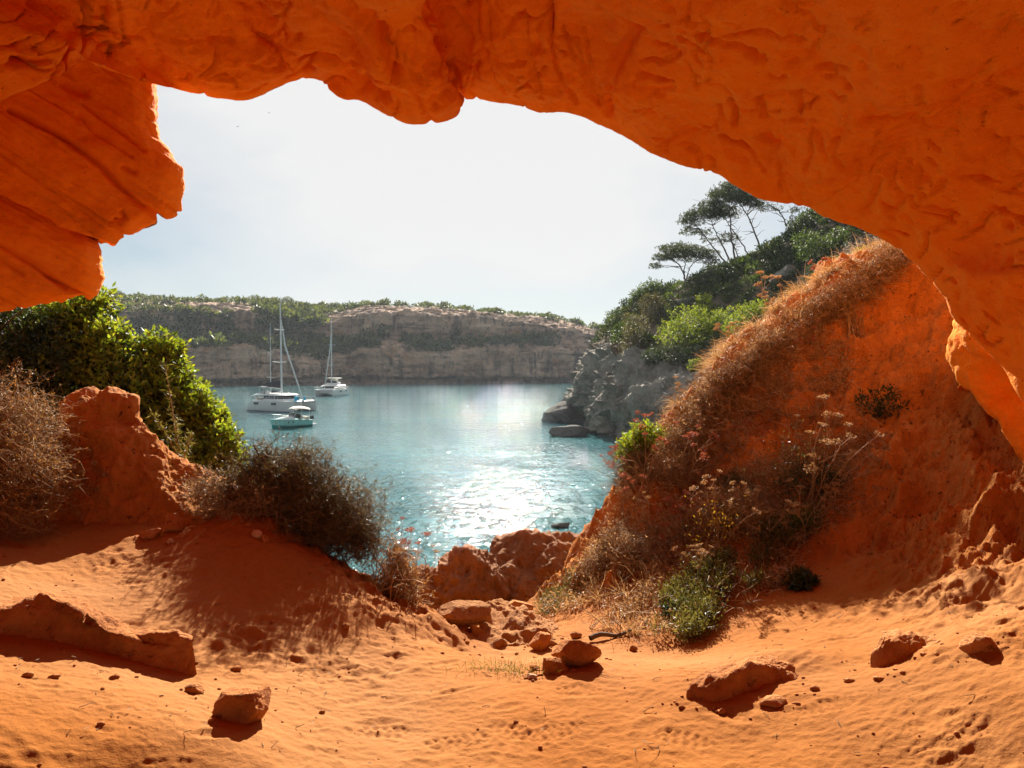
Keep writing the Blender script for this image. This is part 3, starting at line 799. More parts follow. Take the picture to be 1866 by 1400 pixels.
rock_sheet('cave_wall', lowr, 260, 180, M['slab'], amp=0.05, sc=1.8, fine=0.014, fsc=9, seed=8, extra=low_extra, kind='structure',
           wu=[.4, .8, 1, 1.3, 1.6, 2, 3, 3, 2, .6])
# flap of rock behind the right-hand edge of the arch
flap = []
for pts in [[(1745, 560), (1752, 590), (1800, 640), (1900, 720), (2100, 900)], [(1736, 600), (1760, 625), (1820, 690), (1900, 760), (2100, 960)], [(1726, 655), (1760, 665), (1820, 725), (1900, 800), (2100, 1020)],
            [(1734, 684), (1765, 700), (1820, 765), (1900, 850), (2100, 1090)], [(1752, 703), (1780, 725), (1830, 792), (1900, 880), (2100, 1150)]]:
    flap.append([(x, y, d) for (x, y), d in zip(pts, (4.5, 4.35, 4.15, 3.95, 3.5))])
flap = [[(x + 30, y - 20, d + .7) for x, y, d in flap[0]]] + flap + [[(x + 8, y - 6, d + .3) for x, y, d in flap[-1]], [(x + 40, y - 30, d + 1.0) for x, y, d in flap[-1]]]
flap = [[(r[0][0] + 30, r[0][1], r[0][2] + .6), (r[0][0] + 2, r[0][1], r[0][2] + .12)] + r for r in flap]
rock_sheet('cave_wall', flap, 140, 140, M['cave'], amp=0.06, sc=2.5, fine=0.035, fsc=9, seed=12, ridge=.04, kind='structure')

# ------------------------------------------------------------------ far shore
FX = [-200, 60, 200, 330, 450, 560, 680, 800, 900, 1000, 1100, 1200, 1400]
FD = [270, 280, 285, 290, 298, 306, 315, 325, 335, 345, 355, 368, 400]
F_low = [630, 640, 648, 634, 628, 650, 634, 640, 630, 632, 636, 645, 650]
F_lb = [608, 612, 606, 608, 610, 622, 612, 618, 616, 620, 628, 634, 642]
F_ut = [570, 566, 566, 565, 566, 592, 568, 570, 577, 590, 612, 622, 636]
LD = np.array([20, 20, 22, 20, 20, 24, 16, 14, 9, 6, 4, 4, 4.0])
F_pl = [540, 542, 546, 550, 555, 563, 566, 570, 580, 594, 610, 620, 636]
def wz(px, z, d):
    q = P(px, 700, d); q[2] = z; return q
rows = []
rows.append([wz(x, -3, d + 4) for x, d in zip(FX, FD)])
rows.append([wz(x, 0.3, d + 4) for x, d in zip(FX, FD)])
rows.append([wz(x, 2.2, d + 4) for x, d in zip(FX, FD)])
rows.append([wz(x, 3.4, d) for x, d in zip(FX, FD)])
rows.append([P(x, 668, d + .5) for x, d in zip(FX, FD)])
rows.append([P(x, y + 8, d + 2) for x, y, d in zip(FX, F_low, FD)])
rows.append([P(x, y, d + 6) for x, y, d in zip(FX, F_low, FD)])
rows.append([P(x, y, d + 6 + l) for x, y, d, l in zip(FX, F_lb, FD, LD)])
rows.append([P(x, y + 4, d + 9 + l) for x, y, d, l in zip(FX, F_ut, FD, LD)])
rows.append([P(x, y, d + 12 + l) for x, y, d, l in zip(FX, F_ut, FD, LD)])
rows.append([P(x, y, d + 85) for x, y, d in zip(FX, F_pl, FD)])
rows.append([wz(x, P(x, y, d + 85)[2] - 1, d + 200) for x, y, d in zip(FX, F_pl, FD)])
rows.append([wz(x, -3, d + 420) for x, y, d in zip(FX, F_pl, FD)])
def far_extra(g):
    st = fbm(g * np.array([0.02, 0.02, 0.42]), 3, seed=90) * 2.0 - np.clip(ridged(g * np.array([.03, .03, .2]), 2, seed=91) - .75, 0, 1) * 7
    ve = (ridged(g * np.array([0.09, 0.09, 0.018]), 4, seed=92) - 0.6) * 5.5
    big = fbm(g * 0.022, 3, seed=94) * 7
    pil = fbm(g * np.array([0.3, 0.3, 0.12]), 4, gain=.6, seed=97) * 2.6
    return (st + ve + big + pil) * smooth(g[..., 2], -1, 3)
rows = np.array(rows)
rows_far = rows.copy()
fg = sheet_grid(rows, 720, 300, wv=[.6, 1, 2, 2.4, 2.4, 2.4, 2, 1.6, 2.4, 2.2, 1, .5, .3])
nrm, s = grid_normals(fg, CAM)
fg2 = fg + nrm * far_extra(fg)[..., None] * np.array([1, 1, .35])
tag(mesh_np('far_cliff', fg2.reshape(-1, 3), grid_faces(300, 720, flip=(s < 0)), M['far_cliff']), kind='structure')

# ------------------------------------------------------------------ right headland: limestone foot, scrub slope
def zr(px, z, d): return wz(px, z, d)
HC = [  # B(px,d)  C  D  E  F  G
    ((1075, 140), (1085, 715, 140), (1095, 670, 140), (1112, 640, 140), (1130, 615, 140), (1150, 600, 150)),
    ((1042, 117), (1052, 715, 117), (1066, 672, 118), (1092, 622, 120), (1108, 604, 123), (1122, 590, 128)),
    ((1082, 101), (1074, 722, 99), (1092, 655, 101), (1118, 620, 105), (1140, 582, 110), (1162, 556, 115)),
    ((1108, 86), (1106, 735, 85), (1128, 668, 88), (1152, 632, 93), (1178, 578, 100), (1205, 540, 108)),
    ((1150, 80), (1160, 740, 79), (1188, 672, 82), (1218, 630, 87), (1242, 566, 95), (1264, 524, 104)),
    ((1210, 72), (1222, 742, 71), (1252, 684, 74), (1288, 628, 80), (1312, 548, 90), (1332, 492, 100)),
    ((1300, 62), (1312, 750, 61), (1334, 700, 63), (1372, 616, 70), (1400, 528, 80), (1412, 462, 92)),
    ((1400, 50), (1420, 760, 49), (1450, 690, 51), (1480, 590, 60), (1490, 490, 70), (1482, 405, 85)),
    ((1550, 38), (1560, 760, 38), (1570, 665, 40), (1580, 570, 48), (1590, 465, 58), (1600, 388, 72)),
    ((1800, 28), (1800, 760, 28), (1800, 640, 30), (1800, 530, 36), (1800, 430, 46), (1800, 340, 60)),
    ((2300, 20), (2300, 760, 20), (2300, 640, 22), (2300, 500, 28), (2300, 380, 36), (2300, 260, 50))]
rows = [[], [], [], [], [], [], [], [], []]
for B, Cc, D, E, Ff, G in HC:
    rows[0].append(zr(B[0], -4, B[1] + 1.5)); rows[1].append(zr(B[0], 0.2, B[1] + 1.2)); rows[2].append(P(*Cc)); rows[3].append(P(*D)); rows[4].append(P(*E)); rows[5].append(P(*Ff)); rows[6].append(P(*G))
    gq = P(*G); rows[7].append(gq + np.array([4, 14, -3.0])); rows[8].append(gq + np.array([18, 60, -25.0]))
hg = sheet_grid(np.array(rows), 460, 340, wu=[.5, 1, 1.6, 1.8, 1.8, 1.6, 1.2, 1, .8, .5, .3], wv=[.6, 1.5, 2.4, 2.4, 1.6, 1.2, 1, .6, .3])
hn, s = grid_normals(hg, CAM)
tvr = np.linspace(0, 1, 340)
def hl_rows():
    # row parameter at which rock gives way to scrub: world height field based on control rows
    return None
rown = np.interp(np.arange(340), np.arange(340), np.arange(340))
hD = sheet_grid(np.array(rows)[..., :1] * 0 + np.arange(9)[:, None, None] * np.ones((1, 11, 1)), 460, 340)[..., 0] if False else None
# index of control row along the sheet (same spacing rule as sheet_grid)
_tv = chord(np.array(rows), 0)
_x = np.linspace(0, 1, 2000); _dn = np.interp(_x, _tv, [.6, 1.5, 2.4, 2.4, 1.6, 1.2, 1, .6, .3])
_cu = np.concatenate([[0], np.cumsum((_dn[1:] + _dn[:-1]) / 2)]); _cu /= _cu[-1]
h_row = np.interp(np.interp(np.linspace(0, 1, 340), _cu, _x), _tv, np.arange(9))[:, None] * np.ones((1, 460))
rockness = 1 - smooth(h_row, 3.0, 4.1)
dsc = np.clip(hg[..., 1] / 90.0, 0.3, 1.2)
warp = fbm(hg * 0.25, 3, seed=130)[..., None] * 1.6
hh = (fbm((hg + warp) * np.array([0.16, 0.16, 0.11]), 3, seed=100) * 3.0 + (ridged((hg + warp) * np.array([0.42, 0.42, 0.17]), 5, gain=0.56, seed=101) - 0.6) * 1.1 + fbm(hg * 1.1, 5, gain=0.6, seed=104) * 0.45
      - np.clip(ridged((hg + warp * .6) * np.array([.26, .26, .14]), 2, seed=108) - 0.84, 0, 1) * 9.0 - np.clip(ridged((hg + warp * .4) * np.array([.10, .10, .42]), 2, seed=109) - 0.82, 0, 1) * 5.0) * (0.15 + 0.85 * rockness)
hh = hh + fbm(hg * 0.07, 3, seed=110) * 1.8 * (1 - rockness)
hg2 = hg + hn * (hh * dsc)[..., None]
mi = (h_row + fbm(hg * 0.16, 3, seed=120) * 1.1 > 3.55)[:-1, :-1].ravel().astype(int)
tag(mesh_np('headland', hg2.reshape(-1, 3), grid_faces(340, 460, flip=(s < 0)), [M['limestone'], M['scrub_soil']], midx=mi), kind='structure')
hpx, hpy, _ = project(hg2)

# ------------------------------------------------------------------ rocks
_bm = bmesh.new(); bmesh.ops.create_icosphere(_bm, subdivisions=5, radius=1.0)
_bm.verts.ensure_lookup_table()
ICO_V = np.array([v.co[:] for v in _bm.verts]); ICO_F = np.array([[v.index for v in f.verts] for f in _bm.faces]); _bm.free()
_bm = bmesh.new(); bmesh.ops.create_icosphere(_bm, subdivisions=2, radius=1.0)
_bm.verts.ensure_lookup_table()
ICO_SV = np.array([v.co[:] for v in _bm.verts]); ICO_SF = np.array([[v.index for v in f.verts] for f in _bm.faces]); _bm.free()

def rock_shape(seed, nplanes=16, V=None, amp=0.10, extra_planes=()):
    V = ICO_V if V is None else V
    rg = np.random.default_rng(seed)
    n = rg.normal(size=(nplanes, 3)); n /= np.linalg.norm(n, axis=1)[:, None]
    d = rg.uniform(0.62, 1.0, nplanes)
    for e in extra_planes:
        e = np.array(e, float); n = np.vstack([n, e[:3] / np.linalg.norm(e[:3])]); d = np.append(d, e[3])
    dots = V @ n.T
    r = np.where(dots > 0.05, d[None] / np.maximum(dots, 0.05), 9).min(1)
    r = np.minimum(r, 1.25)
    p = V * r[:, None]
    h = fbm(p * 1.8 + seed, 4, seed=seed % 40) * amp + (ridged(p * 2.6 + seed, 4, seed=seed % 37) - 0.6) * amp * 0.7 + fbm(p * 8 + seed, 4, gain=.65, seed=3) * amp * 0.5
    return p + V * h[:, None]

ROCK_BASES = [(ground_at(x_, y_), .12, .8) for x_, y_ in ((60, 1215), (200, 1225), (320, 1240), (1275, 1285), (1340, 1285), (1420, 1260), (1610, 1225), (1670, 1218), (900, 1195), (960, 1195), (1010, 1185), (300, 975), (400, 965), (160, 965))]
def rock(px, py, wpx, hpx, label, seed, m='earth_rock', dy=0.8, sink=0.25, rz=0.0, planes=16, cat='rock', name='rock', group=None, extra=(), loc=None, V=None, amp=0.075, d_known=None):
    """a boulder standing at the ground below pixel (px, py); wpx, hpx: its width and visible height in the photograph"""
    if loc is None: loc = ground_at(px, py)
    d = loc[1]
    w = wpx * d / F / 2; h = hpx * d / F
    hz = h / (2 - 2 * sink)
    v = rock_shape(seed, planes, V, amp, extra)
    v = (v - (v.max(0) + v.min(0)) / 2) / ((v.max(0) - v.min(0)) / 2)
    c, s = math.cos(rz), math.sin(rz)
    v = v * np.array([w, w * dy, hz])
    if rz: v = np.stack([v[:, 0] * c - v[:, 1] * s, v[:, 0] * s + v[:, 1] * c, v[:, 2]], -1)
    base = np.array(loc, float)
    if d < 6.5: ROCK_BASES.append((base, w, dy))
    ctr = base + np.array([0, w * dy * 0.6, hz * (1 - 2 * sink)])
    o = mesh_np(name, v + ctr, ICO_F if V is None else ICO_SF, M[m], origin=base)
    try:
        o.data.set_sharp_from_angle(angle=R(38))
    except Exception: pass
    return tag(o, label, cat, group)

def steep(rows):
    return [[(x, y, rows[1][i][2] + (0, 0, .03, .06)[r]) if r in (2, 3) else (x, y, d) for i, (x, y, d) in enumerate(row)] for r, row in enumerate(rows)]

def squash(rows, k):
    rows = steep(rows)
    """lower a ledge: its foot comes up towards its top edge (row 3)"""
    return [[(x, rows[3][i][1] + (y - rows[3][i][1]) * k + (60 if r == 0 else 0) * (1 - k), d) for i, (x, y, d) in enumerate(row)] if r < 3 else row for r, row in enumerate(rows)]

# long broken ledge in the left foreground
L1 = [[(-90, 1200, 2.55), (0, 1222, 2.5), (90, 1212, 2.55), (170, 1226, 2.6), (250, 1240, 2.66), (320, 1262, 2.68), (349, 1266, 2.72), (362, 1262, 2.8)],
      [(-90, 1150, 2.62), (0, 1168, 2.60), (90, 1180, 2.62), (170, 1196, 2.66), (250, 1215, 2.71), (320, 1228, 2.74), (347, 1234, 2.77), (360, 1236, 2.86)],
      [(-90, 1120, 2.66), (0, 1135, 2.64), (90, 1130, 2.64), (170, 1160, 2.68), (250, 1186, 2.73), (318, 1190, 2.75), (346, 1200, 2.79), (356, 1205, 2.88)],
      [(-90, 1095, 2.76), (0, 1112, 2.74), (60, 1096, 2.74), (95, 1090, 2.76), (172, 1138, 2.75), (246, 1163, 2.77), (325, 1158, 2.80), (350, 1168, 2.92)],
      [(-90, 1085, 2.95), (0, 1098, 2.93), (70, 1086, 2.92), (130, 1092, 2.94), (178, 1112, 2.92), (250, 1150, 2.90), (330, 1154, 2.92), (350, 1170, 3.0)],
      [(-90, 1110, 3.3), (0, 1112, 3.25), (70, 1112, 3.25), (140, 1118, 3.2), (190, 1140, 3.15), (260, 1175, 3.1), (330, 1185, 3.06), (350, 1200, 3.1)]]
o = rock_sheet('rock_ledge', settle(squash(L1, .92)), 260, 110, M['earth_rock'], amp=0.03, sc=4, fine=0.016, fsc=18, seed=31, ridge=0.04, world=True, origin=np.array(ground_at(170, 1225)))
tag(o, 'long broken rock ledge with a shaded front standing in the sand at the lower left', 'rock ledge')
rock(436, 1310, 92, 52, 'dark wedge shaped rock alone on the sand in front of the long ledge', 41, dy=0.75, sink=0.34, planes=10, extra=[(0, -1, 0.05, .5), (0, .25, 1, .6), (.95, -.1, .35, .6)])
rock(1052, 1218, 96, 48, 'rounded sandy boulder in the middle of the path where it leaves the cave', 47, dy=0.8, sink=0.18, planes=14)
rock(1012, 1228, 50, 24, 'low toe of rock at the left foot of the boulder in the path', 52, dy=0.8, sink=0.3)
B2 = [[(1246, 1318, 2.62), (1262, 1312, 2.6), (1310, 1312, 2.62), (1362, 1300, 2.68), (1420, 1270, 2.8), (1460, 1250, 2.95)],
      [(1252, 1282, 2.66), (1259, 1285, 2.64), (1308, 1290, 2.66), (1358, 1272, 2.72), (1418, 1252, 2.84), (1455, 1238, 2.97)],
      [(1254, 1255, 2.70), (1264, 1256, 2.68), (1310, 1258, 2.69), (1355, 1248, 2.75), (1410, 1238, 2.86), (1450, 1230, 3.0)],
      [(1264, 1240, 2.78), (1274, 1238, 2.75), (1320, 1234, 2.74), (1368, 1226, 2.80), (1412, 1222, 2.90), (1448, 1222, 3.02)],
      [(1300, 1218, 2.95), (1320, 1214, 2.95), (1350, 1206, 2.97), (1382, 1198, 2.98), (1415, 1198, 3.0), (1442, 1210, 3.06)],
      [(1310, 1218, 3.25), (1330, 1216, 3.25), (1360, 1214, 3.25), (1390, 1210, 3.25), (1420, 1212, 3.2), (1445, 1224, 3.2)]]
o = rock_sheet('rock', settle(squash(B2, .92)), 170, 100, M['earth_rock'], amp=0.022, sc=7, fine=0.013, fsc=20, seed=33, ridge=0.03, world=True, origin=np.array(ground_at(1320, 1295)))
tag(o, 'sand covered slab rock with a steep broken front, right of the middle', 'rock')
B3 = [[(1580, 1262, 2.8), (1600, 1252, 2.78), (1640, 1236, 2.82), (1690, 1222, 2.92), (1760, 1214, 3.05), (1840, 1212, 3.15)],
      [(1588, 1222, 2.84), (1598, 1224, 2.82), (1632, 1222, 2.85), (1682, 1206, 2.95), (1760, 1206, 3.08), (1840, 1208, 3.18)],
      [(1590, 1190, 2.88), (1599, 1188, 2.86), (1634, 1196, 2.89), (1684, 1188, 2.97), (1760, 1192, 3.1), (1838, 1202, 3.2)],
      [(1598, 1166, 2.93), (1606, 1164, 2.91), (1640, 1172, 2.94), (1688, 1172, 3.02), (1760, 1180, 3.14), (1832, 1196, 3.24)],
      [(1608, 1156, 3.06), (1620, 1153, 3.05), (1660, 1154, 3.1), (1710, 1160, 3.2), (1770, 1174, 3.3), (1830, 1194, 3.36)],
      [(1612, 1175, 3.4), (1630, 1172, 3.4), (1670, 1175, 3.45), (1720, 1180, 3.5), (1775, 1195, 3.55), (1830, 1210, 3.55)]]
o = rock_sheet('rock', settle(squash(B3, .95)), 170, 100, M['earth_rock'], amp=0.022, sc=7, fine=0.013, fsc=20, seed=36, ridge=0.03, world=True, origin=np.array(ground_at(1650, 1225)))
tag(o, 'rock with a notched shaded face at the foot of the right bank, sand drifted behind', 'rock')
rock(1795, 1202, 56, 26, 'small dark edged rock at the end of the sand drift by the right edge', 63, dy=1.0, sink=0.4)
rock(1412, 1290, 58, 14, 'flat triangular stone lying in front of the sand covered slab rock', 66, dy=0.6, sink=0.35, V=ICO_SV)
rock(1318, 1300, 20, 9, 'small stone below the front of the sand covered slab rock', 67, dy=0.8, V=ICO_SV)
rock(352, 1262, 34, 14, 'small stone at the right foot of the long ledge', 68, dy=0.8, V=ICO_SV)

# orange earth mound behind the left slope
MD = [[(30, 1040, 4.15), (130, 1040, 4.15), (210, 1045, 4.12), (290, 1045, 4.1), (360, 1040, 4.1), (430, 1025, 4.1), (500, 1000, 4.15)],
      [(50, 955, 4.25), (130, 955, 4.28), (205, 962, 4.25), (285, 968, 4.22), (355, 962, 4.22), (425, 952, 4.22), (495, 945, 4.28)],
      [(75, 870, 4.42), (130, 862, 4.42), (200, 868, 4.42), (275, 895, 4.40), (345, 912, 4.40), (410, 915, 4.42), (475, 915, 4.5)],
      [(92, 800, 4.58), (130, 772, 4.58), (190, 765, 4.60), (252, 800, 4.62), (322, 865, 4.62), (385, 888, 4.68), (450, 894, 4.75)],
      [(104, 764, 4.72), (134, 722, 4.74), (182, 713, 4.76), (236, 724, 4.78), (272, 778, 4.8), (348, 850, 4.85), (428, 879, 4.95)],
      [(118, 770, 5.0), (140, 730, 5.0), (182, 718, 5.0), (228, 728, 5.02), (262, 775, 5.05), (338, 852, 5.1), (428, 878, 5.2)],
      [(128, 930, 5.6), (140, 900, 5.6), (182, 890, 5.6), (226, 900, 5.6), (256, 920, 5.7), (335, 960, 5.8), (425, 970, 5.9)]]
o = rock_sheet('earth_mound', MD, 300, 240, M['bank_earth'], amp=0.07, sc=3.2, fine=0.04, fsc=11, seed=45, ridge=0.08, origin=np.array(ground_at(200, 935)))
tag(o, 'humped mound of bare orange earth in front of the green shrubs on the left', 'earth mound')

# broken rock wall across the mouth of the gully
WA = [[(700, 1180, 5.5), (745, 1175, 5.5), (790, 1180, 5.5), (835, 1185, 5.5), (880, 1190, 5.5), (915, 1195, 5.55), (945, 1195, 5.7)],
      [(715, 1105, 5.7), (750, 1112, 5.65), (795, 1112, 5.62), (838, 1118, 5.6), (880, 1128, 5.6), (912, 1130, 5.7), (940, 1125, 5.85)],
      [(722, 1070, 5.8), (755, 1070, 5.75), (798, 1070, 5.7), (835, 1065, 5.66), (878, 1070, 5.68), (908, 1075, 5.8), (935, 1075, 5.95)],
      [(730, 1045, 5.9), (762, 1040, 5.88), (800, 1040, 5.85), (826, 1022, 5.82), (870, 1016, 5.84), (904, 1032, 5.9), (930, 1040, 6.05)],
      [(735, 1038, 6.05), (766, 1034, 6.05), (802, 1036, 6.05), (830, 1012, 6.05), (872, 1004, 6.05), (904, 1022, 6.1), (930, 1034, 6.2)],
      [(735, 1060, 6.6), (766, 1055, 6.6), (802, 1055, 6.6), (830, 1040, 6.6), (872, 1035, 6.6), (904, 1045, 6.6), (930, 1055, 6.6)],
      [(735, 1200, 7.2), (766, 1200, 7.2), (802, 1200, 7.2), (830, 1200, 7.2), (872, 1200, 7.2), (904, 1200, 7.2), (930, 1200, 7.2)]]
o = rock_sheet('rock_outcrop', WA, 220, 200, M['tan_rock'], amp=0.10, sc=3.0, fine=0.07, fsc=10, seed=51, ridge=0.12, origin=np.array(ground_at(830, 1140)))
tag(o, 'brown pitted rock outcrop at the left of the gully mouth, below the thorn bush', 'rock outcrop')
WB = [[(868, 1170, 5.75), (905, 1165, 5.7), (950, 1150, 5.7), (1000, 1130, 5.7), (1050, 1100, 5.75), (1095, 1080, 5.8), (1140, 1060, 5.9)],
      [(876, 1100, 5.95), (908, 1095, 5.9), (950, 1085, 5.9), (1000, 1070, 5.9), (1050, 1050, 5.95), (1095, 1040, 6.0), (1140, 1030, 6.1)],
      [(886, 1050, 6.1), (912, 1045, 6.1), (952, 1040, 6.1), (1000, 1030, 6.1), (1050, 1018, 6.12), (1095, 1010, 6.2), (1140, 1000, 6.2)],
      [(900, 1010, 6.3), (916, 1004, 6.28), (955, 1000, 6.28), (1000, 996, 6.3), (1050, 992, 6.3), (1095, 990, 6.35), (1140, 990, 6.4)],
      [(906, 984, 6.45), (918, 979, 6.45), (955, 975, 6.45), (1000, 978, 6.45), (1050, 974, 6.5), (1095, 976, 6.5), (1140, 980, 6.5)],
      [(912, 990, 7.0), (920, 986, 7.0), (955, 982, 7.0), (1000, 984, 7.0), (1050, 982, 7.0), (1095, 982, 7.0), (1140, 985, 7.0)],
      [(930, 1150, 7.8), (935, 1150, 7.8), (955, 1150, 7.8), (1000, 1150, 7.8), (1050, 1150, 7.8), (1095, 1150, 7.8), (1140, 1150, 7.8)]]
WB = [[(r[0][0] + 26, r[0][1] + 4, r[0][2] + .8)] + r for r in WB]
o = rock_sheet('rock_outcrop', WB, 240, 200, M['tan_rock'], amp=0.08, sc=3.0, fine=0.06, fsc=10, seed=56, ridge=0.10, origin=np.array(ground_at(1000, 1080)))
tag(o, 'flat topped brown rock outcrop standing against the sea at the gully mouth', 'rock outcrop')
GS = [[(862, 1215, 3.9), (890, 1212, 3.95), (920, 1205, 4.05), (955, 1200, 4.05), (990, 1196, 4.05), (1025, 1190, 4.1)],
      [(868, 1178, 4.1), (892, 1180, 4.1), (925, 1178, 4.15), (958, 1180, 4.15), (992, 1180, 4.15), (1022, 1172, 4.2)],
      [(872, 1150, 4.3), (895, 1148, 4.3), (928, 1152, 4.3), (960, 1156, 4.3), (992, 1162, 4.3), (1020, 1160, 4.35)],
      [(880, 1122, 4.6), (902, 1118, 4.6), (932, 1124, 4.55), (962, 1134, 4.5), (992, 1146, 4.5), (1018, 1150, 4.5)],
      [(892, 1102, 4.95), (912, 1098, 4.95), (938, 1106, 4.9), (966, 1120, 4.8), (994, 1134, 4.75), (1016, 1142, 4.7)],
      [(900, 1120, 5.5), (918, 1116, 5.5), (942, 1120, 5.4), (968, 1132, 5.3), (996, 1144, 5.2), (1016, 1150, 5.1)]]
def steps(g):
    z = (g[..., 2] + fbm(g * 3.2, 3, seed=66) * .10) / .085
    return (np.abs((z % 1.0) - .5) - .25) * .10
o = rock_sheet('rock_ledge', settle(GS), 200, 150, M['ledge_rock'], amp=0.05, sc=4.5, fine=0.02, fsc=16, seed=58, ridge=0.07, world=True, extra=steps, origin=np.array(ground_at(930, 1180)))
tag(o, 'stepped tan rock ledges rising along the right side of the gully', 'rock ledge')
rock(838, 1152, 118, 36, 'pale flat ledge stone in the gully below the left outcrop', 71, m='ledge_rock', dy=0.6, sink=0.3, loc=ground_at(838, 1152) * 1.0)
rock(942, 1132, 62, 34, 'bright orange leaning block in the gully below the flat topped outcrop', 74, dy=0.7, sink=0.25)
rock(985, 1186, 42, 30, 'small upright stone just left of the boulder in the path', 80, dy=0.9, sink=0.3)
rock(870, 1165, 30, 22, 'grey stone wedged at the bottom of the gully', 81, m='ledge_rock', dy=0.9)
rock(312, 972, 42, 34, 'smooth leaning orange stone on the left slope below the mound', 83, dy=0.6, sink=0.2, planes=9)
rock(270, 984, 40, 18, 'crumbling clod beside the leaning orange stone', 84, dy=0.8)
rock(466, 983, 20, 13, 'pale pebble at the edge of the thorn bush', 85, m='pale_stone', V=ICO_SV)
rock(481, 989, 18, 11, 'orange pebble beside the pale one at the edge of the thorn bush', 86, V=ICO_SV)
rock(607, 1036, 22, 18, 'rounded orange stone under the right end of the thorn bush', 87, V=ICO_V, planes=24)
rock(632, 1056, 40, 20, 'long orange stone below the rounded one under the thorn bush', 88, V=ICO_V, planes=18, rz=0.5)
rock(198, 952, 18, 10, 'small pale stone high on the left slope under the dry bush', 89, m='pale_stone', V=ICO_SV)
rock(156, 938, 14, 8, 'tiny pale stone beside the left dry bush', 90, m='pale_stone', V=ICO_SV)
rock(308, 993, 14, 10, 'whitish chip of stone below the leaning orange stone', 91, m='pale_stone', V=ICO_SV)
rock(1242, 1152, 26, 14, 'orange stone lying in the green creeper', 92, V=ICO_SV)
rock(1288, 1118, 24, 18, 'brown stone half hidden in the upper creeper', 93, V=ICO_SV)
rock(970, 1238, 20, 8, 'small pale stone at the left edge of the path', 94, m='pale_stone', V=ICO_SV)
rock(974, 1222, 22, 8, 'flat orange stone left of the boulder toe', 95, V=ICO_SV)
rock(1155, 1188, 16, 10, 'small round stone on the path below the bank', 96, V=ICO_SV)
rock(1050, 1165, 24, 12, 'little stone behind the boulder in the path', 97, V=ICO_SV)
# the sea rocks off the headland
def sea_loc(px, py):
    d = CAMZ / (-(raydir(px, py)[2])); return np.array([*(P(px, py, d)[:2]), 0.0])
rock(1040, 770, 106, 40, 'dark wave washed rock joined to the headland foot', 101, m='sea_rock', dy=0.7, sink=0.3, loc=sea_loc(1040, 770), planes=20, extra=[(-.5, -.3, 1, .6)])
rock(1040, 796, 78, 20, 'low dark rock awash in front of the headland', 104, m='sea_rock', dy=0.7, sink=0.3, loc=sea_loc(1040, 796), planes=20)
rock(1092, 790, 46, 26, 'small dark rock tucked against the headland cliff', 106, m='sea_rock', dy=0.8, sink=0.3, loc=sea_loc(1088, 790), planes=20)
rock(1022, 962, 36, 9, 'tiny brown rock breaking the water near the flat topped outcrop', 107, m='sea_rock', dy=0.6, sink=0.3, loc=sea_loc(1022, 962))

def pebbles():
    rg = np.random.default_rng(21)
    vs, fs = [], []; n = 0
    bm_ = bmesh.new(); bmesh.ops.create_icosphere(bm_, subdivisions=1, radius=1.0); bm_.verts.ensure_lookup_table()
    V0 = np.array([v.co[:] for v in bm_.verts]); F0 = np.array([[v.index for v in f.verts] for f in bm_.faces]); bm_.free()
    for k in range(480):
        if k < 300: d = rg.uniform(1.9, 4.8); x = rg.uniform(-.78, .78) * d
        else:
            q = ground_at(rg.uniform(1150, 1860), rg.uniform(850, 1150)); x, d = q[0], q[1]
        r = min(0.022, 0.003 * (1 + rg.pareto(2.4)))
        z = float(ground_top(np.array([x]), np.array([d]))[0])
        v = V0 * (1 + rg.uniform(-.3, .25, (len(V0), 1))) * r * np.array([1.2, 1, .75]) + np.array([x, d, z + r * 0.25])
        vs.append(v); fs.append(F0 + n); n += len(v)
    for b_, w_, dy_ in ROCK_BASES:
        for k in range(7):
            a_ = rg.uniform(0, 2 * math.pi); q_ = rg.uniform(.9, 1.9)
            x, d = b_[0] + math.cos(a_) * w_ * q_, b_[1] + (w_ * dy_ * .6) + math.sin(a_) * w_ * dy_ * q_
            r = min(.016, .005 * (1 + rg.pareto(2.2))) * min(1.4, .5 + w_ * 5)
            z = float(ground_top(np.array([x]), np.array([d]))[0])
            v = V0 * (1 + rg.uniform(-.35, .3, (len(V0), 1))) * r * np.array([1.25, 1, .7]) + np.array([x, d, z + r * .2])
            vs.append(v); fs.append(F0 + n); n += len(v)
    tag(mesh_np('pebbles', np.concatenate(vs), np.concatenate(fs), M['earth_rock'], smooth_sh=False), kind='stuff')
pebbles()

# ------------------------------------------------------------------ helpers: plants
def unit(v): return v / (np.linalg.norm(v, axis=-1)[..., None] + 1e-9)

def leaves(c, d, L, W, rg, fold=0.25, flat=None):
    """one folded diamond per leaf"""
    n = len(c)
    d = unit(d); r = unit(rg.normal(size=(n, 3)) if flat is None else rg.normal(size=(n, 3)) * (1 - flat) + np.array([0, 0, 1.0]) * flat)
    s = unit(np.cross(d, r)); nn = np.cross(s, d)
    L = np.broadcast_to(L, (n,))[:, None]; W = np.broadcast_to(W, (n,))[:, None]
    mid = c + d * L * 0.5
    v = np.stack([c, mid + s * W / 2 + nn * W * fold, c + d * L, mid - s * W / 2 + nn * W * fold], 1).reshape(-1, 3)
    return v, np.arange(4 * n).reshape(n, 4)

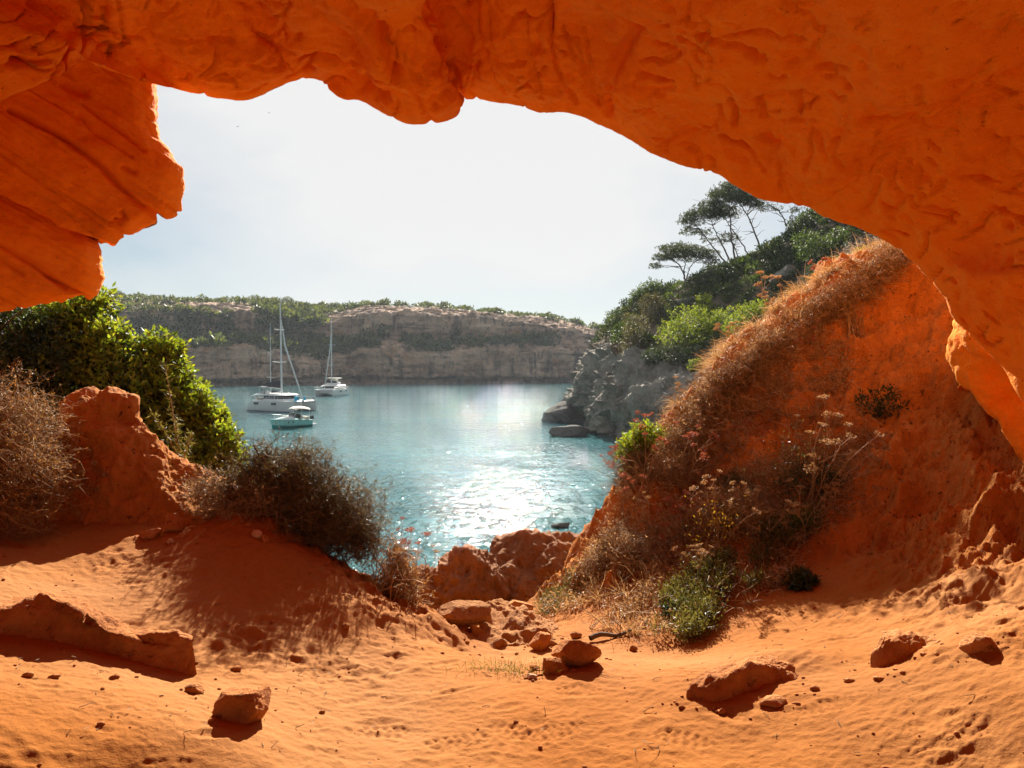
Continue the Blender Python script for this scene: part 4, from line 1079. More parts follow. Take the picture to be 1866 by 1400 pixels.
def tubes(paths, radii, sides=3):
    N, K, _ = paths.shape
    t = np.gradient(paths, axis=1); t = unit(t)
    ref = np.where(np.abs(t[..., 2:3]) > 0.9, np.array([1.0, 0, 0]), np.array([0, 0, 1.0]))
    a = unit(np.cross(t, ref)); b = np.cross(t, a)
    radii = np.broadcast_to(radii, (N, K))
    ang = np.arange(sides) * 2 * math.pi / sides
    ring = (a[:, :, None] * np.cos(ang)[None, None, :, None] + b[:, :, None] * np.sin(ang)[None, None, :, None]) * radii[:, :, None, None] + paths[:, :, None]
    v = ring.reshape(-1, 3)
    idx = np.arange(N * K * sides).reshape(N, K, sides)
    nx = np.roll(idx, -1, axis=2)
    f = np.stack([idx[:, :-1], nx[:, :-1], nx[:, 1:], idx[:, 1:]], -1).reshape(-1, 4)
    return v, f

def join(parts):
    vs, fs, n = [], [], 0
    for v, f in parts:
        vs.append(v); fs.append(f + n); n += len(v)
    return np.concatenate(vs), np.concatenate(fs)

def twig_paths(start, dirs, length, K, rg, wob=0.25, droop=0.0, curl=0.0):
    N = len(start)
    p = np.empty((N, K, 3)); p[:, 0] = start
    d = unit(dirs); st = (np.broadcast_to(length, (N,)) / (K - 1))[:, None]
    cax = unit(rg.normal(size=(N, 3)))
    for k in range(1, K):
        d = unit(d + rg.normal(size=(N, 3)) * wob + np.array([0, 0, -droop]) + np.cross(cax, d) * curl)
        p[:, k] = p[:, k - 1] + d * st
    return p

def taper(r0, r1, K): return np.linspace(r0, r1, K)[None]

def blob_points(blobs, n, rg, shell=0.55):
    """blobs: (centre xyz, rx, ry, rz, weight); returns points and outward directions"""
    w = np.array([b[4] for b in blobs], float); w /= w.sum()
    k = rg.choice(len(blobs), n, p=w)
    u = unit(rg.normal(size=(n, 3)))
    r = (shell ** 3 + (1 - shell ** 3) * rg.random(n)) ** (1 / 3.0)
    c = np.array([b[0] for b in blobs])[k]; s = np.array([[b[1], b[2], b[3]] for b in blobs])[k]
    # lumpy outline
    lum = 1 + 0.55 * perlin(u * 2.4 + c * 3.1) + 0.25 * perlin(u * 6 + c * 5.1)
    return c + u * s * (r * lum)[:, None], u, k

def px_blobs(lst):
    out = []
    for px, py, d, rx, rz in lst:
        s = d / F
        out.append((P(px, py, d), rx * s, rx * s * 0.8, rz * s, rx * rz))
    return out

def shrub(label, blobs, nsprig, nleaf, L, W, m, cat='shrub', name='shrub', group=None, seed=0, base=None, sprig=0.12, up=0.45, shell=0.5, branch_m='bark', stem_r=0.02, twigm=None, nbr=None, inner=None):
    rg = np.random.default_rng(seed)
    B = px_blobs(blobs)
    if base is None:
        q = min(B, key=lambda b: b[0][2] - b[3]); base = np.array([q[0][0], q[0][1], q[0][2] - q[3]])
    root = empty(name, base); tag(root, label, cat, group)
    c, u, k = blob_points(B, nsprig, rg, shell)
    d = unit(u + np.array([0, 0, up]) + rg.normal(size=u.shape) * 0.45)
    t = np.linspace(0, 1, nleaf)
    cc = (c[:, None] + d[:, None] * (t * sprig)[None, :, None]).reshape(-1, 3)
    ld = (d[:, None] * 0.5 + rg.normal(size=(nsprig, nleaf, 3)) * 0.65).reshape(-1, 3)
    n = len(cc)
    v, f = leaves(cc, ld, L * rg.uniform(0.65, 1.25, n), W * rg.uniform(0.7, 1.2, n), rg)
    mesh_np('foliage', v, f, M[m], root, kind='stuff', smooth_sh=False)
    if inner:  # darker leaves inside and low: the crown's shade put into the leaf colour
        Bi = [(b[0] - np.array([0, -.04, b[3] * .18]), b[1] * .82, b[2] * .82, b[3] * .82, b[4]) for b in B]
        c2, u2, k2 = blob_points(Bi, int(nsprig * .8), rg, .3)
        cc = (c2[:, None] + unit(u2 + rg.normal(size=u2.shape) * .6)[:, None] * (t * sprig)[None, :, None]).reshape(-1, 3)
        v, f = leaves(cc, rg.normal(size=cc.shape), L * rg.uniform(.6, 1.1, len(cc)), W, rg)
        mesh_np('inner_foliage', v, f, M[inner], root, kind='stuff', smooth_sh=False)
    # branches from the base into the crown
    tg = c[rg.choice(len(c), nbr or min(40, nsprig))]
    st = np.repeat(base[None], len(tg), 0) + rg.normal(size=(len(tg), 3)) * stem_r * 2
    K = 7; tt = np.linspace(0, 1, K)[None, :, None]
    sag = rg.normal(size=(len(tg), 1, 3)) * np.linalg.norm(tg - st, axis=1)[:, None, None] * 0.12
    p = st[:, None] * (1 - tt) + tg[:, None] * tt + sag * (4 * tt * (1 - tt))
    v, f = tubes(p, taper(stem_r, stem_r * 0.25, K), 4)
    mesh_np('branches', v, f, M[branch_m], root)
    return root

# ------------------------------------------------------------------ green shrubs on the left
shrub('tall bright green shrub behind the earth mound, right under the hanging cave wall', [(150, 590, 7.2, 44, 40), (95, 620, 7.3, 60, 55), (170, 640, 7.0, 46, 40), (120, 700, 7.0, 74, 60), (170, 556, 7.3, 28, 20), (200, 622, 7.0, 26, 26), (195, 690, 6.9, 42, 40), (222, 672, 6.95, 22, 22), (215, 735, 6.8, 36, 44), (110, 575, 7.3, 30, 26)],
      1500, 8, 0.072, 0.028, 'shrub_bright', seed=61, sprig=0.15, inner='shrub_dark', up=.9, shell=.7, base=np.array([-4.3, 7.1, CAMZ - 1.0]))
shrub('dark brown green shrub at the far left edge below the cave wall', [(20, 620, 6.6, 70, 60), (-40, 650, 6.4, 80, 80), (50, 680, 6.6, 60, 60), (85, 640, 6.9, 36, 56), (0, 590, 6.7, 60, 36)],
      1900, 7, 0.055, 0.018, 'shrub_dark', seed=62, sprig=0.12, base=np.array([-5.0, 6.5, CAMZ - 0.9]))
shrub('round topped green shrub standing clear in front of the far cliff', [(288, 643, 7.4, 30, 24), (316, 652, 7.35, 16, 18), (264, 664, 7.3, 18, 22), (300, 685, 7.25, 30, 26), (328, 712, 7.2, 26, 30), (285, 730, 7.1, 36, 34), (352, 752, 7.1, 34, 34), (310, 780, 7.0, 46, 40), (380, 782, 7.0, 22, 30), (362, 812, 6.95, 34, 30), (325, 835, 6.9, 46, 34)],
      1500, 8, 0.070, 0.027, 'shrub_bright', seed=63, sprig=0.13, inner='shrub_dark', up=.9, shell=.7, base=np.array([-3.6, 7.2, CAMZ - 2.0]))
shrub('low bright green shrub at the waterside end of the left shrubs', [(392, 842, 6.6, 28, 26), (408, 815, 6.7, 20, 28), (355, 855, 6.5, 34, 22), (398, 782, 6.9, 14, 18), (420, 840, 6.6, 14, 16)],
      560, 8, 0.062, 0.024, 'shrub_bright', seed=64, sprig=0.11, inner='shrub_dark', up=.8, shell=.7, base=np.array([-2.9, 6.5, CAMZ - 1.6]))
# feathery yellow green sprig in front of the dark leaves
def sprigs(label, base, tips, L, W, m, seed, cat='plant', name='wild_plant', nl=60, spread=0.05):
    rg = np.random.default_rng(seed)
    root = empty(name, base); tag(root, label, cat)
    ps = []
    for t in tips:
        tt = np.linspace(0, 1, 8)[:, None]
        ps.append(base * (1 - tt) + t * tt + np.array([0.04, 0, 0.03]) * (4 * tt * (1 - tt)) * rg.normal())
    ps = np.array(ps)
    v, f = tubes(ps, taper(0.006, 0.002, 8), 4); mesh_np('stem', v, f, M['dry_twig'], root)
    c = []; d = []
    for p in ps:
        s = rg.random(nl) ** 0.8 * 0.85 + 0.15
        q = np.stack([np.interp(s * 7, np.arange(8), p[:, k]) for k in range(3)], -1)
        c.append(q + rg.normal(size=q.shape) * spread * 0.3); d.append(unit(rg.normal(size=q.shape) + np.array([0, 0, .5])))
    c = np.concatenate(c); d = np.concatenate(d)
    v, f = leaves(c, d, L * rg.uniform(.6, 1.3, len(c)), W, rg)
    mesh_np('leaves', v, f, M[m], root, kind='stuff', smooth_sh=False)
    return root
sprigs('feathery yellow green weed spike rising in front of the left shrubs', P(330, 850, 5.6), [P(300, 660, 5.9), P(275, 750, 5.7), P(320, 760, 5.7), P(350, 790, 5.6)], 0.05, 0.008, 'creeper', 71, nl=110)

# ------------------------------------------------------------------ dry bush at the left edge
def twig_bush(name, label, base, blobs, ntw, nside, m_t, m_l, L, W, nleaf, seed, r0=0.004, ln=(0.25, 0.5), side=(0.05, 0.16), wob=0.3, curl=0.15, cat='bush', nmain=60):
    rg = np.random.default_rng(seed)
    B = px_blobs(blobs)
    root = empty(name, base); tag(root, label, cat)
    c, u, k = blob_points(B, ntw, rg, 0.2)
    d = unit(u * 0.8 + np.array([0, 0, .25]) + rg.normal(size=u.shape) * 0.7)
    ln_ = rg.uniform(ln[0], ln[1], ntw)
    p = twig_paths(c - d * ln_[:, None] * 0.5, d, ln_, 7, rg, wob, 0.02, curl)
    parts = [tubes(p, taper(r0, r0 * 0.35, 7), 3)]
    # side twigs
    ii = rg.integers(0, ntw, nside); kk = rg.integers(2, 7, nside)
    s0 = p[ii, kk]; sd = unit(p[ii, kk] - p[ii, kk - 1]) * 0.6 + rg.normal(size=(nside, 3)) * 0.7
    sp2 = twig_paths(s0, sd, rg.uniform(side[0], side[1], nside), 4, rg, 0.25, 0.0, curl)
    parts.append(tubes(sp2, taper(r0 * 0.55, r0 * 0.2, 4), 3))
    v, f = join(parts); mesh_np('twigs', v, f, M[m_t], root, kind='stuff', smooth_sh=False)
    tg = c[rg.choice(ntw, nmain)]; tt = np.linspace(0, 1, 6)[None, :, None]
    st = np.asarray(base)[None] + rg.normal(size=(nmain, 3)) * 0.05
    pm = st[:, None] * (1 - tt) + tg[:, None] * tt + rg.normal(size=(nmain, 1, 3)) * 0.08 * 4 * tt * (1 - tt)
    v, f = tubes(pm, taper(r0 * 1.7, r0 * .8, 6), 4); mesh_np('branches', v, f, M[m_t], root, kind='stuff')
    if nleaf:
        jj = rg.integers(0, nside, nleaf); k4 = rg.integers(0, 4, nleaf)
        lc = sp2[jj, k4]; v, f = leaves(lc, rg.normal(size=(nleaf, 3)) + np.array([0, 0, .3]), L * rg.uniform(.6, 1.3, nleaf), W, rg)
        mesh_np('leaves', v, f, M[m_l], root, kind='stuff', smooth_sh=False)
    return root
twig_bush('dry_bush', 'dry orange brown bush of fine twigs at the left edge beside the mound', ground_at(40, 930) , [(20, 760, 4.3, 75, 70), (70, 800, 4.35, 55, 70), (10, 850, 4.0, 85, 70), (60, 880, 4.0, 60, 55), (-40, 800, 4.1, 80, 110), (30, 920, 3.9, 70, 40), (110, 850, 4.3, 25, 50)],
          1700, 6500, 'rust_twig', 'rust_leaf', 0.016, 0.006, 9000, 81, r0=0.0022, ln=(0.12, 0.35), side=(0.03, 0.11), wob=0.35, curl=0.25)
# curled dead stems above it
def dead_stems(label, base, n, length, seed, m='dry_twig', name='dead_stems', dirv=(0, 0, 1), cat='dead plant', r=0.004, curl=0.35, spread=0.5, heads=0):
    rg = np.random.default_rng(seed)
    root = empty(name, base); tag(root, label, cat)
    st = np.repeat(np.asarray(base, float)[None], n, 0) + rg.normal(size=(n, 3)) * 0.02
    p = twig_paths(st, np.array(dirv)[None] + rg.normal(size=(n, 3)) * spread, length * rg.uniform(.5, 1.1, n), 10, rg, 0.18, 0.0, curl)
    ii = rg.integers(0, n, n * 3); kk = rg.integers(3, 9, n * 3)
    q = twig_paths(p[ii, kk], rg.normal(size=(n * 3, 3)) + np.array(dirv) * .4, length * rg.uniform(.12, .35, n * 3), 6, rg, 0.2, 0.0, curl)
    for a in p: mesh_np('stem', *tubes(a[None], taper(r, r * .4, 10), 5), M[m], root)
    mesh_np('side_twigs', *tubes(q, taper(r * .5, r * .2, 6), 4), M[m], root, kind='stuff')
    for k in range(heads):
        c = p[k % n, -1] if k < n else q[k, -1]
        lc = np.repeat(c[None], 26, 0); v, f = leaves(lc, rg.normal(size=(26, 3)), 0.022, 0.01, rg)
        mesh_np('seed_head', v, f, M['dry_bloom'], root, smooth_sh=False)
    return root
dead_stems('curled dead orange stems arching over the left dry bush', P(20, 760, 4.35), 9, 0.42, 83, dirv=(0.25, 0, 1), heads=4)
dead_stems('bare pale stems with round seed heads leaning right out of the left dry bush', P(95, 890, 4.3), 7, 0.34, 84, dirv=(1, -.1, .25), heads=8, curl=0.12, r=.003)

# ------------------------------------------------------------------ thorn bush in the middle left
tb = twig_bush('thorn_bush', 'big tangled grey brown thorn bush leaning over the water left of the gully', P(560, 950, 4.3), [(500, 890, 4.34, 70, 55), (570, 915, 4.3, 75, 62), (630, 945, 4.26, 58, 52), (450, 880, 4.4, 45, 30), (560, 955, 4.22, 70, 32), (660, 980, 4.26, 32, 34), (610, 985, 4.2, 50, 26), (540, 850, 4.38, 48, 34), (480, 848, 4.4, 32, 26), (480, 890, 4.36, 40, 40)],
               1900, 13000, 'dark_twig', 'thorn_leaf', 0.020, 0.006, 30000, 91, r0=0.0026, ln=(0.12, 0.36), side=(0.03, 0.10), wob=0.28, curl=0.12, nmain=40)
rg = np.random.default_rng(5)
st_ = P(490, 850, 4.32)
pp = np.array([[st_, P(478, 838, 4.32), P(470, 826, 4.32), P(463, 812, 4.32)], [P(478, 838, 4.32), P(485, 832, 4.32), P(490, 828, 4.32), P(497, 822, 4.32)], [P(505, 858, 4.32), P(520, 846, 4.32), P(535, 842, 4.32), P(548, 838, 4.32)]])
mesh_np('dead_branch', *tubes(pp, taper(0.012, 0.004, 4), 5), M['bark'], tb)
twig_bush('dry_bush', 'pale dry scrub between the thorn bush and the green shrubs', ground_at(400, 920), [(395, 905, 4.32, 60, 30), (430, 900, 4.36, 50, 34), (370, 890, 4.36, 34, 20), (460, 925, 4.16, 60, 26)],
          420, 2200, 'dry_twig', 'dry_grass', 0.02, 0.005, 3500, 92, r0=0.0022, ln=(0.1, 0.26), side=(0.03, 0.1))
twig_bush('dry_bush', 'small upright rusty bush beside the left outcrop at the gully', ground_at(735, 1100), [(728, 1030, 4.16, 26, 44), (735, 1075, 4.08, 30, 30), (700, 1080, 4.00, 34, 22), (672, 1068, 4.00, 26, 18)],
          420, 2200, 'rust_twig', 'rust_leaf', 0.016, 0.007, 3500, 93, r0=0.0024, ln=(0.08, 0.22), side=(0.03, 0.09))

# umbel seed heads (three meshes, copied)
HEADS = []
for k in range(3):
    rg = np.random.default_rng(300 + k)
    n = 16
    a = rg.uniform(0, 2 * math.pi, n); rr = np.sqrt(rg.random(n)) * 0.042
    tips = np.stack([np.cos(a) * rr, np.sin(a) * rr, 0.028 - rr * rr * 4 + rg.normal(size=n) * .003], -1)
    tt = np.linspace(0, 1, 3)[None, :, None]
    v1, f1 = tubes(tips[:, None] * tt, taper(0.0014, 0.0008, 3), 3)
    lc = np.repeat(tips, 7, 0); v2, f2 = leaves(lc, rg.normal(size=(len(lc), 3)) + np.array([0, 0, .8]), 0.014, 0.007, rg)
    v, f = join([(v1, f1), (v2, f2)])
    HEADS.append((v, f))
def head_mesh(k, m, cache={}):
    if (k, m) not in cache:
        o = mesh_np('seed_head', HEADS[k][0], HEADS[k][1], M[m], smooth_sh=False)
        me = o.data; bpy.data.objects.remove(o); cache[(k, m)] = me
    return cache[(k, m)]
def umbel_plant(label, px, py, hpx, nst, seed, lean=(0, 0), m='dry_bloom', tw='dry_twig', sc=1.0, base=None, leafy=None, spread=0.35):
    rg = np.random.default_rng(seed)
    b = ground_at(px, py) if base is None else np.asarray(base, float)
    H = hpx * b[1] / F
    root = empty('dry_umbel_plant', b); tag(root, label, 'dry plant')
    for s in range(nst):
        d = np.array([lean[0], lean[1], 1.0]) + np.append(rg.normal(size=2) * spread, 0)
        p = twig_paths(b[None] + rg.normal(size=(1, 3)) * .015, d[None], np.array([H * rg.uniform(.7, 1.1)]), 9, rg, 0.10, 0.0, 0.04)
        parts = [tubes(p, taper(0.0042 * sc, 0.0022 * sc, 9), 5)]
        ends = [(p[0, -1], p[0, -1] - p[0, -2])]
        nb = rg.integers(1, 4)
        kk = rg.integers(3, 8, nb)
        q = twig_paths(p[0, kk], unit(p[0, kk] - p[0, kk - 1]) + rg.normal(size=(nb, 3)) * .5, H * rg.uniform(.18, .42, nb), 6, rg, .12, -.05, .04)
        parts.append(tubes(q, taper(0.0026 * sc, 0.0015 * sc, 6), 4))
        ends += [(e[-1], e[-1] - e[-2]) for e in q]
        mesh_np('stem', *join(parts), M[tw], root)
        for e, dv in ends:
            ho = bpy.data.objects.new('seed_head', head_mesh(int(rg.integers(3)), m)); C.objects.link(ho); ho.parent = root
            ho.location = tuple(e - b); ho.rotation_euler = Vector(dv + np.array([0, 0, .4]) * np.linalg.norm(dv)).to_track_quat('Z', 'Y').to_euler()
            z = sc * rg.uniform(.6, 1.2); ho.scale = (z, z, z)
    if leafy:
        n = leafy[1]; c = b + rg.normal(size=(n, 3)) * np.array([.10, .06, .10]) * H / .5 + np.array([0, 0, H * .35])
        v, f = leaves(c, rg.normal(size=(n, 3)) + np.array([0, 0, .5]), 0.028 * rg.uniform(.5, 1.2, n), 0.009, rg)
        mesh_np('leaves', v, f, M[leafy[0]], root, kind='stuff', smooth_sh=False)
    return root

for a in [
    ('tall branching dry umbel plant in the middle of the right bank, heads leaning right', 1475, 930, 190, 7, 401, (.35, -.1), 'dry_bloom', 'dry_twig', 1.0, None, ('shrub_dull', 900)),
    ('pale dry umbel plant just left of the tallest one on the right bank', 1430, 900, 120, 5, 402, (-.1, -.1), 'dry_bloom', 'dry_twig', .9, None, ('creeper', 500)),
    ('leafy green stemmed umbel plant below the tallest one on the right bank', 1462, 985, 95, 5, 403, (0, -.1), 'dry_bloom', 'dry_twig', .7, None, ('shrub_mid', 1100)),
    ('golden yellow leaved umbel plant on the lower right bank', 1312, 1010, 135, 4, 404, (0, -.1), 'dry_bloom', 'dry_twig', .8, None, ('yellow_leaf', 260)),
    ('rust coloured umbel plant overhanging the water at the left end of the bank', 1175, 900, 110, 6, 405, (-.35, 0), 'red_bloom', 'dry_twig', .8, None, None),
    ('thin grey twigged umbel plant under the fresh green tuft', 1190, 965, 120, 5, 406, (-.25, 0), 'red_bloom', 'dry_twig', .7, None, None),
    ('dense reddish umbel plant below the bare crest of the bank', 1245, 880, 130, 6, 407, (-.05, 0), 'red_bloom', 'dry_twig', .8, None, None),
    ('upright pale umbel plant above the reddish ones on the bank', 1290, 830, 95, 5, 408, (0, 0), 'dry_bloom', 'dry_twig', .8, None, None),
    ('small umbel plant between the golden plant and the reddish ones', 1235, 1000, 90, 4, 409, (-.1, 0), 'red_bloom', 'dry_twig', .7, None, None),
    ('tall thin umbel plant with flat pink heads standing on the bank crest', 1415, 612, 100, 4, 410, (-.1, .1), 'dry_bloom', 'dry_twig', .9, None, None),
    ('lone umbel stem left of the pink headed ones on the bank crest', 1352, 655, 60, 2, 411, (-.2, .1), 'dry_bloom', 'dry_twig', .8, None, None),
    ('single flat headed stem highest on the bank crest', 1528, 530, 70, 2, 412, (0, .1), 'red_bloom', 'dry_twig', .8, None, None),
    ('straggling umbel plant low on the right bank beside the creeper', 1395, 1000, 75, 4, 413, (-.2, 0), 'dry_bloom', 'dry_twig', .7, None, ('creeper', 300)),
    ('wiry dead umbel stems right of the tallest plant on the bank', 1555, 940, 80, 2, 414, (.6, 0), 'dry_bloom', 'dry_twig', .6, None, None),
    ('low bleached umbel plant above the creeper', 1270, 1065, 70, 5, 415, (-.1, 0), 'dry_bloom', 'dry_twig', .6, None, ('creeper', 400)),
    ('thin umbel stems hanging over the sea edge of the bank', 1140, 880, 60, 3, 416, (-.7, 0), 'red_bloom', 'dry_twig', .7, None, None),
]:
    lab, px, py, hp, ns, sd, ln, mm, tw, sc, bs, lf = a
    umbel_plant(lab, px, py, hp, ns, sd, ln, mm, tw, sc, bs, lf)
rg0 = np.random.default_rng(777)
for r, (hn, y0, dy) in enumerate((('high on the right bank', -150, 40), ('halfway up the right bank', 0, 45), ('low on the right bank', 120, 40))):
    for q, (wn_, x0) in enumerate((('near the sea edge', 1170), ('left of the golden plant', 1245), ('beside the golden plant', 1365), ('beside the bare orange earth', 1510))):
        px = x0 + rg0.normal() * 14; py = 900 - (x0 - 1170) * .22 + y0 * (1.0 if x0 > 1200 else .55) + rg0.normal() * 12
        red = (r + q) % 3 == 0
        umbel_plant(('small rust headed' if red else 'small straw headed') + ' umbel plant ' + hn + ', ' + wn_, px, py, rg0.uniform(50, 90), int(rg0.integers(2, 5)), 440 + r * 4 + q, (rg0.normal() * .25, -.1), 'red_bloom' if red else 'dry_bloom', 'dry_twig', rg0.uniform(.5, .8))['group'] = 'small dry umbel plants on the right bank'
umbel_plant('orange flat headed flower stems standing over the water right of the thorn bush', 760, 1060, 95, 3, 421, (-.02, 0), 'red_bloom', 'dry_twig', .75, P(758, 1062, 4.6), None, .10)
umbel_plant('small pale flower stems at the left outcrop above the gully', 785, 1050, 50, 2, 422, (0, 0), 'dry_bloom', 'dry_twig', .55, P(785, 1050, 5.8), None, .12)
dead_stems('bleached branching dead twigs lying on the bank above the golden plant', ground_at(1210, 1010), 6, .34, 431, dirv=(-.4, -.3, .6), curl=.1, r=.003)
dead_stems('white bare twigs sticking out at the creeper edge', ground_at(1270, 1105), 5, .26, 432, dirv=(-.5, -.3, .5), curl=.1, r=.003)

# ------------------------------------------------------------------ dry grass and litter over the right bank
FOOT = [(900, 1200), (980, 1110), (1060, 1080), (1150, 1080), (1210, 1100), (1200, 1200)]
def on_bank(n, poly_lo, rg, dens=None):
    """random points on the bank inside a picture polygon, found on the ground"""
    poly = np.array(poly_lo, float)
    out = []
    tries = 0
    # sample world rectangle and keep what projects into the polygon
    while sum(len(o) for o in out) < n and tries < 60:
        tries += 1
        x = rg.uniform(-0.2, 5.2, 20000); y = rg.uniform(3.4, 7.0, 20000)
        z = ground_top(x, y); p = np.stack([x, y, z], -1)
        px, py, _ = project(p)
        inside = np.zeros(len(x), bool)
        j = len(poly) - 1
        for i in range(len(poly)):
            xi, yi = poly[i]; xj, yj = poly[j]
            c = ((yi > py) != (yj > py)) & (px < (xj - xi) * (py - yi) / (yj - yi + 1e-9) + xi)
            inside ^= c; j = i
        p = p[inside]
        if dens is not None:
            w = dens(p); p = p[rg.random(len(p)) < w]
        out.append(p)
    return np.concatenate(out)[:n]

def blades(base, d, L, W, rg, droop=0.35, K=4):
    n = len(base)
    p = twig_paths(base, d, L, K, rg, 0.12, droop / K, 0.05)
    t = unit(np.gradient(p, axis=1)); s = unit(np.cross(t, unit(rg.normal(size=(n, 1, 3)))))
    w = (np.broadcast_to(W, (n,))[:, None] * np.linspace(1, .15, K)[None])[..., None] / 2
    v = np.stack([p - s * w, p + s * w], 2).reshape(-1, 3)
    i = np.arange(n * K * 2).reshape(n, K, 2)
    f = np.stack([i[:, :-1, 0], i[:, :-1, 1], i[:, 1:, 1], i[:, 1:, 0]], -1).reshape(-1, 4)
    return v, f

BANK = [(1130, 850), (1210, 775), (1300, 695), (1395, 620), (1500, 545), (1560, 600), (1540, 720), (1600, 800), (1545, 900), (1490, 1020), (1400, 1090), (1200, 1185), (1090, 1150), (970, 1120), (1060, 1030), (1120, 950)]
CREST = [(1180, 760), (1215, 720), (1290, 650), (1385, 578), (1490, 508), (1640, 430), (1655, 500), (1590, 540), (1500, 600), (1420, 660), (1330, 730), (1290, 800), (1230, 830)]
rg = np.random.default_rng(501)
def tufts(cen, nb, rg, lo, hi, W, droop, lean):
    n = len(cen) * nb
    sz = np.repeat(rg.uniform(.55, 1.3, len(cen)), nb)
    p = np.repeat(cen, nb, 0) + rg.normal(size=(n, 3)) * np.array([.02, .02, .004]) * sz[:, None]
    d = rg.normal(size=(n, 3)) * np.array([.6, .6, .35]) + np.array(lean)
    return blades(p, d, rg.uniform(lo, hi, n) * sz, W, rg, droop, 5)
cen = on_bank(330, BANK, rg, lambda p: (.08 + .92 * smooth(fbm(p * 2.2, 3, seed=140), -.15, .2)) * (.3 + .7 * smooth(p[:, 2], CAMZ - 1.5, CAMZ - 1.25)))
tag(mesh_np('dry_grass', *tufts(cen, 34, rg, .06, .20, .005, .7, (-.1, -.15, .7)), M['dry_grass'], smooth_sh=False), kind='stuff')
cen = on_bank(270, CREST, rg, lambda p: smooth(fbm(p * 2.2, 3, seed=145), -.3, .15))
tag(mesh_np('dry_grass', *tufts(cen, 40, rg, .08, .24, .005, 1.3, (-.25, -.3, .7)), M['dry_grass'], smooth_sh=False), kind='stuff')
# dead twigs and leaves trodden into the sand
n_ = 170
x_ = rg.uniform(-.75, .75, n_); y_ = 1.9 + 2.6 * rg.random(n_) ** 1.3; x_ = x_ * y_
p_ = np.stack([x_, y_, ground_top(x_, y_) + .003], -1)
dv_ = np.stack([rg.normal(size=n_), rg.normal(size=n_), rg.normal(size=n_) * .08], -1)
tv_, tf_ = tubes(twig_paths(p_, dv_, rg.uniform(.015, .06, n_), 4, rg, .25, .0, .1), taper(.0018, .0008, 4), 4)
lv_, lf_ = leaves(p_[:90] + np.array([.05, .04, .002]), np.stack([rg.normal(size=90), rg.normal(size=90), np.zeros(90)], -1), rg.uniform(.01, .024, 90), .006, rg, .15, .9)
tag(mesh_np('twig_litter', *join([(tv_, tf_), (lv_, lf_)]), M['dark_twig'], smooth_sh=False), kind='stuff')
pts = on_bank(5000, BANK, rg, lambda p: (.05 + .95 * smooth(fbm(p * 2.2, 3, seed=150), -.1, .22)) * (.25 + .75 * smooth(p[:, 2], CAMZ - 1.5, CAMZ - 1.25)))
tp = twig_paths(pts, np.array([-.2, -.3, .5]) + rg.normal(size=pts.shape) * .8, rg.uniform(.10, .34, len(pts)), 6, rg, .35, .03, .2)
tag(mesh_np('dry_scrub', *tubes(tp, taper(.0028, .001, 6), 3), M['dry_twig'], smooth_sh=False), kind='stuff')
pts = on_bank(9000, BANK, rg, lambda p: smooth(fbm(p * 2.4, 3, seed=155), -.1, .3))
v, f = leaves(np.repeat(pts, 3, 0) + rg.normal(size=(len(pts) * 3, 3)) * .03 + np.array([0, 0, .03]), rg.normal(size=(len(pts) * 3, 3)) + np.array([0, 0, .5]), .03 * rg.uniform(.5, 1.4, len(pts) * 3), .010, rg)
tag(mesh_np('leaf_litter', v, f, M['dry_bloom'], smooth_sh=False), kind='stuff')
# green creeper at the foot of the bank
CREEP = [(1185, 1190), (1200, 1120), (1240, 1060), (1330, 1020), (1400, 980), (1450, 960), (1440, 1010), (1380, 1070), (1310, 1110), (1290, 1150), (1240, 1195)]
def in_poly(poly, n, rg):
    poly = np.array(poly, float); out = []
    while len(out) < n:
        x = rg.uniform(poly[:, 0].min(), poly[:, 0].max()); y = rg.uniform(poly[:, 1].min(), poly[:, 1].max())
        c = False; j = len(poly) - 1
        for i in range(len(poly)):
            if (poly[i, 1] > y) != (poly[j, 1] > y) and x < (poly[j, 0] - poly[i, 0]) * (y - poly[i, 1]) / (poly[j, 1] - poly[i, 1]) + poly[i, 0]: c = not c
            j = i
        if c: out.append((x, y))
    return np.array(out)
q_ = in_poly(CREEP, 1500, rg)
pts = np.array([ground_at(x, y) for x, y in q_])
pts = pts[smooth(fbm(pts * 4.0, 3, seed=160), -.12, .2) > rg.random(len(pts))] + np.array([0, -.02, .03])
pts = np.repeat(pts, 6, 0) + rg.normal(size=(len(pts) * 6, 3)) * .02
n3 = len(pts) * 6
c = np.repeat(pts, 6, 0) + rg.normal(size=(n3, 3)) * np.array([.022, .022, .018]) + np.array([0, 0, .03])
v, f = leaves(c, rg.normal(size=(n3, 3)) + np.array([0, -.2, .9]), .030 * rg.uniform(.5, 1.3, n3), .0065, rg)
tag(mesh_np('creeper', v, f, M['creeper'], smooth_sh=False), kind='stuff')
CREEP2 = [(985, 1100), (1040, 1050), (1085, 1030), (1075, 1075), (1020, 1120), (985, 1125)]
pts = on_bank(700, CREEP2, rg, None); n3 = len(pts) * 5
c = np.repeat(pts, 5, 0) + rg.normal(size=(n3, 3)) * .03 + np.array([0, 0, .03])
v, f = leaves(c, rg.normal(size=(n3, 3)) + np.array([0, 0, .9]), .035 * rg.uniform(.5, 1.3, n3), .007, rg)
tag(mesh_np('ground_cover', v, f, M['shrub_dull'], smooth_sh=False), kind='stuff')
